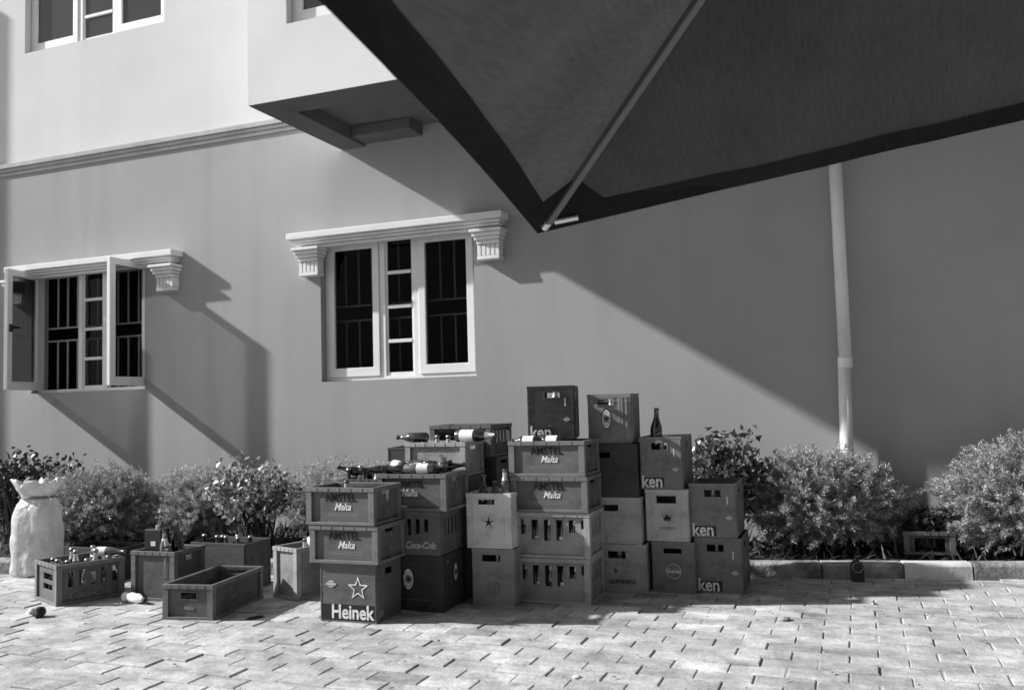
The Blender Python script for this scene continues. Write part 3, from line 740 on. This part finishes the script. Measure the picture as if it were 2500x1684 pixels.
# ================================================================ BOTTLES
PROFS = dict(
    std=[(0, .003), (.026, 0), (.0305, .006), (.0305, .125), (.029, .142), (.020, .170), (.0135, .195), (.0125, .225), (.0145, .228), (.0145, .238), (.012, .242), (0, .242)],
    big=[(0, .003), (.034, 0), (.038, .008), (.038, .150), (.035, .172), (.024, .205), (.016, .232), (.0145, .272), (.0165, .275), (.0165, .285), (.013, .289), (0, .289)],
    stub=[(0, .003), (.028, 0), (.032, .006), (.032, .110), (.028, .130), (.017, .150), (.0130, .165), (.0145, .180), (.0145, .188), (0, .188)])
def lab(prof, z0, z1, e=.0006, n=8):
    def rad(z):
        for (r0, a), (r1, b) in zip(prof[1:-1], prof[2:]):
            if a <= z <= b and b > a: return r0+(r1-r0)*(z-a)/(b-a)
        return prof[2][0]
    return [(rad(z0+(z1-z0)*i/n)+e, z0+(z1-z0)*i/n) for i in range(n+1)]
BM = {}
for k, pr in PROFS.items():
    BM[k] = (MB().lathe(pr, 20).mesh('bottle', MAT['bottle'], True), MB().lathe(pr, 20).mesh('bottle', MAT['bottle_pale'], True))
    top = pr[-1][1]; BM[k+'lab'] = MB().lathe(lab(pr, .035, .105 if k != 'big' else .13), 20).mesh('paper_label', MAT['paper'], True)
    BM[k+'neck'] = MB().lathe(lab(pr, top*.72, top*.92), 20).mesh('foil', MAT['foil'], True)
    BM[k+'cap'] = MB().lathe([(0, top+.004), (.013, top+.004), (.0165, top-.004), (.0165, top-.008)][::-1], 20).mesh('cap', MAT['cap'], True)
def bottle(label, loc, kind='std', lie=None, pale=False, lb=True, foil=False, cap=False, lean=(0, 0), group='loose and crated bottles'):
    o = bpy.data.objects.new('bottle', BM[kind][1 if pale else 0]); COL.objects.link(o)
    tag(o, label, 'bottle', group); o.location = loc
    if lie is not None: o.rotation_euler = (R(90)+lean[0], 0, lie+R(90))      # neck points along heading lie
    else: o.rotation_euler = (lean[0], lean[1], random.uniform(0, 6))
    for on, sfx, nm in ((lb, 'lab', 'paper_label'), (foil, 'neck', 'foil'), (cap, 'cap', 'cap')):
        if on:
            c = bpy.data.objects.new(nm, BM[kind+sfx]); COL.objects.link(c); c.parent = o
    return o
def lying(label, x, y, z, head, **kw):
    k = kw.get('kind', 'std'); r = PROFS[k][2][0]
    return bottle(label, (x, y, z+r), lie=head, **kw)
# standing on / in the pale star crate (z top .664)
for i, (x, y, z, kw, lb_) in enumerate([
    (-2.19, 5.06, .53, dict(kind='std', pale=False, lb=False, lean=(0, -.08)), 'slim dark bottle standing at the left in the pale star crate'),
    (-2.09, 5.10, .47, dict(kind='stub', pale=True, lb=False), 'short pale bottle in the middle of the pale star crate'),
    (-2.04, 5.08, .56, dict(kind='std', pale=True, foil=True), 'tallest bottle of the pale star crate with a bright neck'),
    (-2.03, 5.20, .52, dict(kind='std', pale=False, lean=(0, .10), lb=False), 'dark bottle leaning behind the bright necked one in the pale star crate'),
    (-2.05, 5.035, .50, dict(kind='stub', pale=True), 'short bottle with white label at the front rim of the pale star crate'),
    (-2.16, 5.2, .48, dict(kind='std', pale=True, lb=False), 'pale bottle deep at the back of the pale star crate')]):
    bottle(lb_, (x, y, z), **kw)
# on top of the tall malt stack (z .969)
lying('left white-labelled bottle lying on the tall malt stack below the perched crate', -1.83, 5.145, .936, R(178), kind='stub', lb=True)
lying('right white-labelled bottle lying on the tall malt stack below the perched crate', -1.68, 5.15, .936, R(176), kind='stub', lb=True, foil=True)
# big brown bottle on G
bottle('big brown bottle standing upright on the dark lettered crate beside the fluted one', (-1.235, 5.70, .858), 'big', lb=False, lean=(0, -.05))
# C top
lying('bottle with large bright label lying on the grey panelled crate', -2.40, 5.17, .968, R(-4), kind='big', lb=True, foil=True)
lying('dark bottle lying with its neck to the left on the grey panelled crate', -2.62, 5.19, .968, R(172), lb=False)
# heap on stack B top (z .802)
heap = [(-2.64, 4.86, .78, 200, 'std', 0, 0, .05, 'dark bottle at the left end of the heap, neck pointing left'),
        (-2.53, 4.82, .778, 35, 'std', 0, 0, .2, 'dark bottle rising neck up from the middle of the heap'),
        (-2.45, 4.86, .805, 150, 'std', 0, 0, .06, 'dark bottle lying on top of the heap'),
        (-2.55, 4.75, .796, 12, 'std', 1, 1, .06, 'pale bottle lying along the front rim of the heap'),
        (-2.36, 4.76, .800, 186, 'std', 1, 1, 0, 'bottle with white label at the right end of the heap'),
        (-2.40, 4.90, .782, 170, 'stub', 0, 1, 0, 'short labelled bottle at the back right of the heap'),
        (-2.62, 4.95, .78, 60, 'std', 1, 0, .15, 'pale bottle leaning at the back left of the heap')]
for x, y, z, a, k, pl, lb_, ln, s in heap: lying(s, x, y, z, R(a), kind=k, pale=bool(pl), lb=bool(lb_), lean=(-ln, 0))
bottle('slim pale bottle neck standing up in the middle of the heap crate', (-2.43, 4.79, .63), 'std', pale=True, lb=False)
bottle('pale bottle neck standing up at the right in the heap crate', (-2.385, 4.78, .61), 'std', pale=True, lb=False)
more = [(-2.60, 4.83, .80, 150, 'stub', 1, 1, .1, 'short bottle with pale label at the left of the heap'), (-2.50, 4.95, .778, 10, 'std', 0, 1, .12, 'dark labelled bottle at the rear of the heap'),
        (-2.46, 4.78, .79, 195, 'std', 0, 0, .04, 'slim dark bottle lying across the front of the heap'), (-2.34, 4.84, .80, 120, 'stub', 1, 0, .3, 'short pale bottle tipped up at the right of the heap')]
for x, y, z, a, k, pl, lb_, ln, s in more: lying(s, x, y, z, R(a), kind=k, pale=bool(pl), lb=bool(lb_), lean=(-ln, 0))
for i in range(5):
    bottle('bottle neck poking up out of the dark open crate behind the front left stack', (-3.05+.058*i, 4.93+.05*(i % 2), .575+random.uniform(-.01, .02)), 'std', pale=bool(i % 2), foil=bool(i % 2), lb=False, cap=True, group='bottles in the dark open crate behind the front left stack')
for i in range(4):
    bottle('bottle neck poking up at the rear of the grey panelled crate in the middle', (-2.70+.09*i, 5.30+.02*(i % 2), .76), 'std', pale=bool(i % 2), foil=True, lb=False, cap=True, group='bottles in the grey panelled crate in the middle')
# in K and A top crates
bottle('bottle with bright neck peeping over the rim of the front left stack', (-2.78, 4.47, .545), 'std', pale=True, foil=True, lb=False)
lying('dark bottle lying across the rim behind the front left stack, neck raised', -2.92, 5.02, .735, R(200), lb=False, lean=(-.25, 0))
lying('dark bottle lying flat behind the front left stack beside the raised one', -2.86, 5.00, .738, R(5), lb=False)
bottle('pale bottle standing behind the front left stack', (-2.86, 5.06, .57), 'std', pale=True, lb=False)
# in slotted crates of the tall stack
for lv, z in ((0, .018), (1, .288)):
    for i in range(5):
        w = 'bottle behind the slots of the bottom crate in the tall malt stack' if lv == 0 else 'bottle behind the slots of the second crate of the tall malt stack'
        bottle(w, (-1.995+.465*(.085+.172*i)+.01, 5.11+.055+.01*(i % 2), z), 'std', pale=False, lb=(i in (1, 3)), foil=(i % 2 == 0), cap=True,
               group='bottles in the bottom slotted crate' if lv == 0 else 'bottles in the second slotted crate')
# behind the handle holes (one glinting bottle each)
for (x, y, z, s) in ((-1.78, 5.32, 1.06, 'bottle showing through the handle hole of the perched lettered crate'), (-1.50, 5.62, .99, 'bottle showing through the handle hole of the fluted oval emblem crate'),
                     (-1.19, 5.68, .70, 'bottle inside the dark lettered crate on the crown crate'), (-.89, 5.74, .40, 'bottle inside the topmost crate at the right end'),
                     (-.88, 5.74, .06, 'bottle inside the ground crate at the right end'), (-2.10, 5.08, .06, 'bottle inside the crate below the pale star crate'),
                     (-2.14, 5.09, .39, 'bottle behind the handle hole of the pale star crate'), (-1.47, 5.60, .05, 'bottle inside the harp crate')):
    bottle(s, (x, y, z), 'std', lb=False, foil=True, cap=True, pale=True)
# far left crate
for i, (dx, dy) in enumerate(((.10, .07), (.20, .07), (.30, .10), (.34, .20), (.24, .30), (.33, .34), (.12, .2), (.12, .33), (.22, .18), (.30, .27))):
    a = R(-23); x = -5.16+dx*math.cos(a)-dy*math.sin(a); y = 4.42+dx*math.sin(a)+dy*math.cos(a)
    bottle('bottle standing in the slotted crate at the far left', (x, y, .02+(.05 if i > 5 else 0)), 'std', pale=bool(i % 2), lb=bool(i % 2), foil=True, cap=True, group='bottles in the far left slotted crate', lean=(random.uniform(-.05, .05), random.uniform(-.05, .05)))
lying('pale bottle lying across the far left slotted crate', -4.86, 4.62, .255, R(10), pale=True)
# grey crate with black box
bx = thing('black_box', 'small black box with pale sticker standing in the grey panelled crate', 'box', (-4.40, 4.60, .30), R(6))
b_ = MB(); b_.box(0, .125, 0, .09, -.08, .145); b_.build('box_body', MAT['black'], bx, bevel=.004)
b_ = MB(); b_.tube((.07, .045, .145), (.07, .045, .17), .013); b_.build('cap', MAT['foil'], bx)
b_ = MB(); b_.box(.05, .085, -.002, -.0005, .04, .07); b_.build('sticker', MAT['paper'], bx)
for i, (x, y, z, lx, pl, fo, s) in enumerate(((-4.245, 4.62, .20, .12, 1, 1, 'bright necked bottle right beside the black box'), (-4.25, 4.72, .22, .05, 0, 0, 'dark bottle in the middle of the grey panelled crate'),
        (-4.22, 4.64, .17, .14, 1, 1, 'leaning bottle with pale neck in the grey panelled crate'), (-4.20, 4.72, .20, .26, 0, 0, 'dark bottle leaning right over the rim of the grey panelled crate'),
        (-4.20, 4.60, .14, 0, 1, 0, 'short pale bottle at the front of the grey panelled crate'))):
    bottle(s, (x, y, z), 'std' if i != 4 else 'stub', pale=bool(pl), foil=bool(fo), lb=(i == 2), lean=(0, lx))
for i, (dx, dy) in enumerate(((.06, .07), (.12, .13), (.19, .10), (.25, .06), (.30, .12), (.35, .06), (.38, .15))):
    bottle('bottle neck showing above the faint star crate', (-4.31+dx, 4.93+dy, .10+random.uniform(0, .035)), 'std', pale=bool(i % 2), lb=False, cap=True, group='bottles in the faint star crate')
# pale crate left of the front stack
bottle('bottle with bright cap in the pale crate left of the front stack', (-3.40, 4.95, .12), 'std', pale=True, foil=True, lb=False)
lying('short white bottle lying in the pale crate left of the front stack', -3.29, 4.93, .31, R(150), kind='stub', pale=True)
lying('dark bottle lying at the back of the pale crate', -3.33, 5.05, .30, R(40), lb=False)

# ================================================================ OTHER THINGS
# white woven sack tied at the neck
def sack():
    n, prof = 40, [(.02, 0), (.165, .0), (.180, .02), (.182, .10), (.176, .2), (.178, .30), (.172, .38), (.165, .45), (.150, .51), (.118, .55), (.102, .58), (.122, .62), (.150, .66), (.172, .70), (.160, .705), (.10, .67), (.02, .64)]
    mb = MB(); pts = []
    for i in range(len(prof)-1):
        for k in range(4):
            t = k/4; pts.append((prof[i][0]*(1-t)+prof[i+1][0]*t, prof[i][1]*(1-t)+prof[i+1][1]*t))
    pts.append(prof[-1]); vs = []
    for r, z in pts:
        for i in range(n):
            a = 2*math.pi*i/n
            f = 1+.04*math.sin(3*a+z*7)+.03*math.sin(8*a-z*5)+.022*math.sin(13*a+z*6)+.02*math.sin(5*a+z*31)+(.16*math.sin(9*a+1)*math.sin(4*a) if .52 < z else .018*math.sin(13*a+z*25))
            sq = 1/max(abs(math.cos(a)), abs(math.sin(a)))**.35
            vs.append((r*f*sq*math.cos(a)*1.0, r*f*sq*math.sin(a)*.82, z+.012*math.sin(4*a+z*8)+(.03*math.sin(5*a)*math.sin(11*a+2) if z > .64 else 0)))
    fs = [(k*n+i, k*n+(i+1) % n, (k+1)*n+(i+1) % n, (k+1)*n+i) for k in range(len(pts)-1) for i in range(n)]
    mb.add(vs, fs); return mb
_n = MAT['sack'].node_tree; _b = _n.nodes['Principled BSDF']; _t = _n.nodes.new('ShaderNodeBsdfTranslucent'); _m = _n.nodes.new('ShaderNodeMixShader')
_t.inputs[0].default_value = (.8, .8, .8, 1); _m.inputs[0].default_value = .35
_n.links.new(_b.outputs[0], _m.inputs[1]); _n.links.new(_t.outputs[0], _m.inputs[2]); _n.links.new(_m.outputs[0], _n.nodes['Material Output'].inputs[0])
S = thing('sack', 'tall pale plastic sack with a flared mouth, standing at the left by the shrubs', 'sack', (-5.92, 5.10, 0), R(10))
sack().build('sack_body', MAT['sack'], S, smooth=True)
tie = MB(); tie.lathe([(.108, .575), (.118, .58), (.118, .592), (.108, .598)], 30); tie.build('tie', MAT['dim'], S)
# kerb stub: small dark rounded arch-shaped object
st = MB(); n = 14; pr_ = [(-.04, 0), (.04, 0), (.04, .09)]+[(.04*math.cos(math.pi*i/n), .09+.045*math.sin(math.pi*i/n)) for i in range(1, n)]+[(-.04, .09)]
for dy in (0, .06): st.v += [(x, dy, z) for x, z in pr_]
m_ = len(pr_); st.f = [tuple(range(m_)), tuple(range(2*m_-1, m_-1, -1))]+[(i, i+m_, (i+1) % m_+m_, (i+1) % m_) for i in range(m_)]
PB = thing('pipe_stub', 'small dark round-topped pipe stub against the kerb', 'pipe', (-.06, 6.17, 0), R(9))
st.build('stub_body', MAT['litterd'], PB, bevel=.006, seg=2)
cc = MB(); cc.tube((0, -.006, .095), (0, .002, .095), .028, n=18); cc.build('stub_opening', MAT['black'], PB)
cc = MB(); cc.lathe([(.030, 0), (.034, 0), (.034, .006), (.030, .006), (.030, 0)], 20)
oo = cc.build('stub_ring', MAT['kerb'], PB); oo.rotation_euler = (R(90), 0, 0); oo.location = (0, -.004, .095)

# litter
def lump(name, label, cat, locn, size, m, sc_=(1, 1, .6), seed=1):
    rr = random.Random(seed); mb = MB(); n, k = 16, 9
    for j in range(k):
        ph = math.pi*j/(k-1)
        for i in range(n):
            a = 2*math.pi*i/n; r = size*(1+rr.uniform(-.24, .24))
            mb.v.append((r*math.sin(ph)*math.cos(a)*sc_[0], r*math.sin(ph)*math.sin(a)*sc_[1], size*sc_[2]*.9-r*math.cos(ph)*sc_[2]))
    for j in range(k-1):
        for i in range(n): mb.f.append((j*n+i, j*n+(i+1) % n, (j+1)*n+(i+1) % n, (j+1)*n+i))
    o = mb.build(name, m, smooth=True); o.location = locn; tag(o, label, cat); o.rotation_euler = (0, 0, rr.uniform(0, 6)); return o
pb = thing('plastic_bottle', 'crushed white plastic bottle lying on the paving by the grey panelled crate', 'bottle', (-4.47, 4.50, .032), R(-12))
mb = MB(); prf = [(0, 0), (.028, .002), (.032, .02), (.024, .05), (.034, .08), (.030, .12), (.033, .15), (.016, .19), (.012, .21), (0, .212)]
mb.lathe(prf, 16); q = mb.build('bottle_body', MAT['litterw'], pb, smooth=True); q.rotation_euler = (0, R(90), 0); q.scale = (1, .9, 1)
mb = MB(); mb.tube((.205, 0, 0), (.225, 0, 0), .015, n=12); mb.build('cap', MAT['litterd'], pb)
lump('crushed_can', 'crumpled dark can on the paving at the lower left', 'can', (-4.665, 4.03, -.004), .036, MAT['litterd'], (1.1, .9, .9), 3)
lump('crumpled_wrapper', 'crumpled pale wrapper just left of the dark can', 'wrapper', (-4.80, 4.09, -.004), .026, MAT['litterw'], (1.4, .8, .6), 5)
lump('crumpled_wrapper', 'pale scrap near the middle of the right-hand paving', 'wrapper', (-.43, 5.05, -.003), .022, MAT['sand'], (1.5, 1, .5), 6)
lump('crumpled_wrapper', 'small white scrap on the paving near the lower edge', 'wrapper', (-1.21, 3.79, -.003), .016, MAT['litterw'], (1.2, 1, .4), 8)
lump('cardboard_scrap', 'flat dark scrap in the shadow of the low open crate', 'litter', (-3.33, 4.335, -.003), .03, MAT['litterd'], (1.8, .8, .25), 9)
def bcap(label, x, y, m='cap', r=.016):
    mb = MB(); mb.lathe([(0, .006), (r*.85, .006), (r, .002), (r*1.05, 0), (r*1.05, -.002), (0, -.002)], 14); o = mb.build('crown_cork', MAT[m], smooth=False); o.location = (x, y, .0045); tag(o, label, 'bottle cap', 'crown corks on the paving'); return o
bcap('pale round cap lying flat on the paving at the bottom edge of the photo', -1.36, 3.40, 'litterw', .034)
for x, y in ((-1.70, 5.43), (-1.30, 5.40), (-1.62, 5.33), (-.98, 5.47), (.02, 5.55), (-2.0, 4.75), (-1.85, 4.93), (-.62, 5.5)):
    bcap('tiny bottle cap dropped on the paving in front of the crates', x, y)

# dry leaves scattered: countless small bits on paving
dl = MB()
for i in range(420):
    x = random.uniform(-8, 1.8); y = random.uniform(3.0, 6.2)
    if y > KY(x)-.05: continue
    s = random.uniform(.004, .016); a = random.uniform(0, 6.3); c, s_ = math.cos(a)*s, math.sin(a)*s; z = .006+random.uniform(0, .004)
    dl.add([(x-c, y-s_, z), (x+s_*.5, y-c*.5, z+s*.3), (x+c, y+s_, z+.001), (x-s_*.5, y+c*.5, z)], [(0,1,2,3)])
tag(dl.build('leaf_litter', mat('dry_leaf', .12, .8, .2)), 'scattered tiny dry leaf crumbs on the pale paving', 'litter', kind='stuff')

# ================================================================ PLANTS
def np_mesh(name, quads, m, parent):
    """quads: (n,4,3) array"""
    n = len(quads); me = bpy.data.meshes.new(name)
    me.vertices.add(n*4); me.vertices.foreach_set('co', quads.reshape(-1).astype(np.float32))
    me.loops.add(n*4); me.loops.foreach_set('vertex_index', np.arange(n*4, dtype=np.int32))
    me.polygons.add(n); me.polygons.foreach_set('loop_start', np.arange(0, n*4, 4, dtype=np.int32))
    me.materials.append(m); me.update(calc_edges=True)
    o = bpy.data.objects.new(name, me); COL.objects.link(o); o.parent = parent; return o
def unit(a): return a/np.maximum(np.linalg.norm(a, axis=-1, keepdims=True), 1e-9)
def feather_bush(label, x, y, z, rx, ry, h, m='feather', plumes=260, needles=95, seed=0):
    g = np.random.default_rng(seed); t_ = thing('feathery_shrub', label, 'shrub', (x, y, z), 0, 'feathery shrubs along the wall')
    Q = []; st = MB()
    for i in range(plumes):
        # tip on an irregular dome
        th = g.uniform(0, 2*np.pi); cz = g.uniform(-.75, 1); sr = np.sqrt(max(0, 1-cz*cz))
        lobes = 1+.09*np.sin(3*th+seed)+.06*np.sin(5*th+2*seed+cz*4); rad = g.uniform(.80, 1.05)*lobes
        tip = np.array([rx*sr*np.cos(th)*rad, ry*sr*np.sin(th)*rad, max(.02, h*.46+h*.54*cz*rad)])
        root = np.array([rx*.3*g.normal(), ry*.3*g.normal(), .03])
        mid = root*.45+tip*.55+np.array([0, 0, h*.18])
        tt = np.linspace(.22, 1, needles)[:, None]**.75
        p = (1-tt)**2*root+2*tt*(1-tt)*mid+tt**2*tip
        d = unit(2*(1-tt)*(mid-root)+2*tt*(tip-mid))
        side = unit(np.cross(d, g.normal(size=(needles, 3))))
        nd = unit(side*.9+d*.75+np.array([0, 0, .15])); L = g.uniform(.020, .046, (needles, 1))*(1.15-.6*tt)
        p = p+g.normal(size=p.shape)*.008
        wv = unit(np.cross(nd, g.normal(size=(needles, 3))))*g.uniform(.0020, .0046, (needles, 1))
        e = p+nd*L
        Q.append(np.stack([p-wv*.6, p+wv*.6+nd*L*.1, e+wv*.5, e-wv*.3], axis=1))
        if i % 6 == 0:
            a = tuple(root); b_ = tuple((root*.25+mid*.5+tip*.25)); st.tube(a, b_, .006, .003, 5, False)
    np_mesh('foliage', np.concatenate(Q), MAT[m], t_); st.build('stems', MAT['stem'], t_)
    return t_
def leafy_bush(label, x, y, z, rx, ry, h, m='broad', stems=34, leaves=46, size=.03, bare=.25, seed=0, name='broadleaf_shrub', group='broad-leaved shrubs along the wall'):
    g = np.random.default_rng(seed); t_ = thing(name, label, 'shrub', (x, y, z), 0, group)
    Q = []; st = MB()
    for i in range(stems):
        th = g.uniform(0, 2*np.pi); cz = g.uniform(-.1, 1); sr = np.sqrt(1-cz*cz); rad = g.uniform(.6, 1.08)
        tip = np.array([rx*sr*np.cos(th)*rad, ry*sr*np.sin(th)*rad, h*.5+h*.5*cz*rad])
        root = np.array([rx*.15*g.normal(), ry*.15*g.normal(), 0]); mid = root*.5+tip*.5+np.array([0, 0, h*.12])
        for a, b_, r0, r1 in ((root, mid, .009, .005), (mid, tip, .005, .002)): st.tube(tuple(a), tuple(b_), r0, r1, 6, False)
        n = leaves; tt = g.uniform(bare, 1.02, (n, 1))**.6
        p = (1-tt)**2*root+2*tt*(1-tt)*mid+tt**2*tip+g.normal(size=(n, 3))*np.array([.045, .045, .035])*(rx/.35)
        d = unit(g.normal(size=(n, 3))+np.array([0, 0, .35])); s = g.uniform(.6, 1.25, (n, 1))*size
        sd = unit(np.cross(d, g.normal(size=(n, 3)))); nrm = np.cross(d, sd)
        b0 = p; tipl = p+d*s*1.7-nrm*s*.25; mm = p+d*s*.8
        Q.append(np.stack([b0, mm+sd*s*.48+nrm*s*.10, tipl, mm-sd*s*.48+nrm*s*.10], axis=1))
    np_mesh('foliage', np.concatenate(Q), MAT[m], t_); st.build('stems', MAT['stem'], t_)
    return t_
feather_bush('wide feathery shrub in front of the white rain pipe', -.30, 6.78, .1, .58, .36, .74, 'feather2', 900, 190, 1)
feather_bush('feathery shrub cut by the right edge of the photo', 1.06, 6.82, .1, .68, .34, .79, 'feather2', 900, 190, 2)
feather_bush('rounded feathery shrub between the sack and the grey crates', -6.20, 5.95, .1, .66, .42, .68, 'feather2', 850, 180, 3)
feather_bush('pale feathery shrub left of the stemmy broad-leaved one', -5.35, 6.15, .1, .50, .40, .62, 'feather', 650, 170, 4)
feather_bush('pale feathery shrub behind the front left crates', -4.10, 6.55, .1, .62, .40, .68, 'feather', 700, 170, 5)
feather_bush('low feathery tuft beside the shaded crate in the bed', .28, 6.95, .1, .26, .2, .34, 'feather2', 110, 80, 6)
leafy_bush('glossy broad-leaved shrub rising behind the crates at the right end of the row', -.93, 6.62, .1, .30, .28, .93, 'broad', 46, 62, .034, .2, 11)
leafy_bush('broad-leaved shrub with bare stems and pale leaves, left of the front stack', -4.52, 5.90, .1, .40, .30, .76, 'broad_pale', 46, 46, .032, .45, 12)
leafy_bush('dark broad-leaved shrub behind the sack at the left edge', -7.35, 6.25, .1, .62, .40, .74, 'broad_dark', 60, 60, .036, .1, 13)
leafy_bush('small dark leafy plant standing in the shaded crate in the bed', .40, 6.74, .15, .16, .10, .30, 'broad_dark', 16, 22, .032, .3, 14)
leafy_bush('sparse twiggy plant reaching up at the far left', -7.0, 5.75, .1, .30, .2, .86, 'broad_dark', 10, 14, .03, .6, 15)
gc = []
g = np.random.default_rng(99); n = 5200
xx = g.uniform(-10, 3, n); f = g.uniform(0, 1, n); yy = (6.29+.2*(xx+.05)+.14)*(1-f)+7.15*f
p = np.stack([xx, yy, np.full(n, .09)], 1); d = unit(g.normal(size=(n, 3))*np.array([1, 1, .4])+np.array([0, 0, 1.1])); L = g.uniform(.03, .13, (n, 1)); wv = unit(np.cross(d, g.normal(size=(n, 3))))*.008
o = np_mesh('ground_cover', np.stack([p-wv, p+wv, p+d*L+wv*.3, p+d*L-wv*.3], 1), MAT['broad_dark'], None)
tag(o, 'low dark ground cover growing under the shrubs in the bed', 'ground cover', kind='stuff')
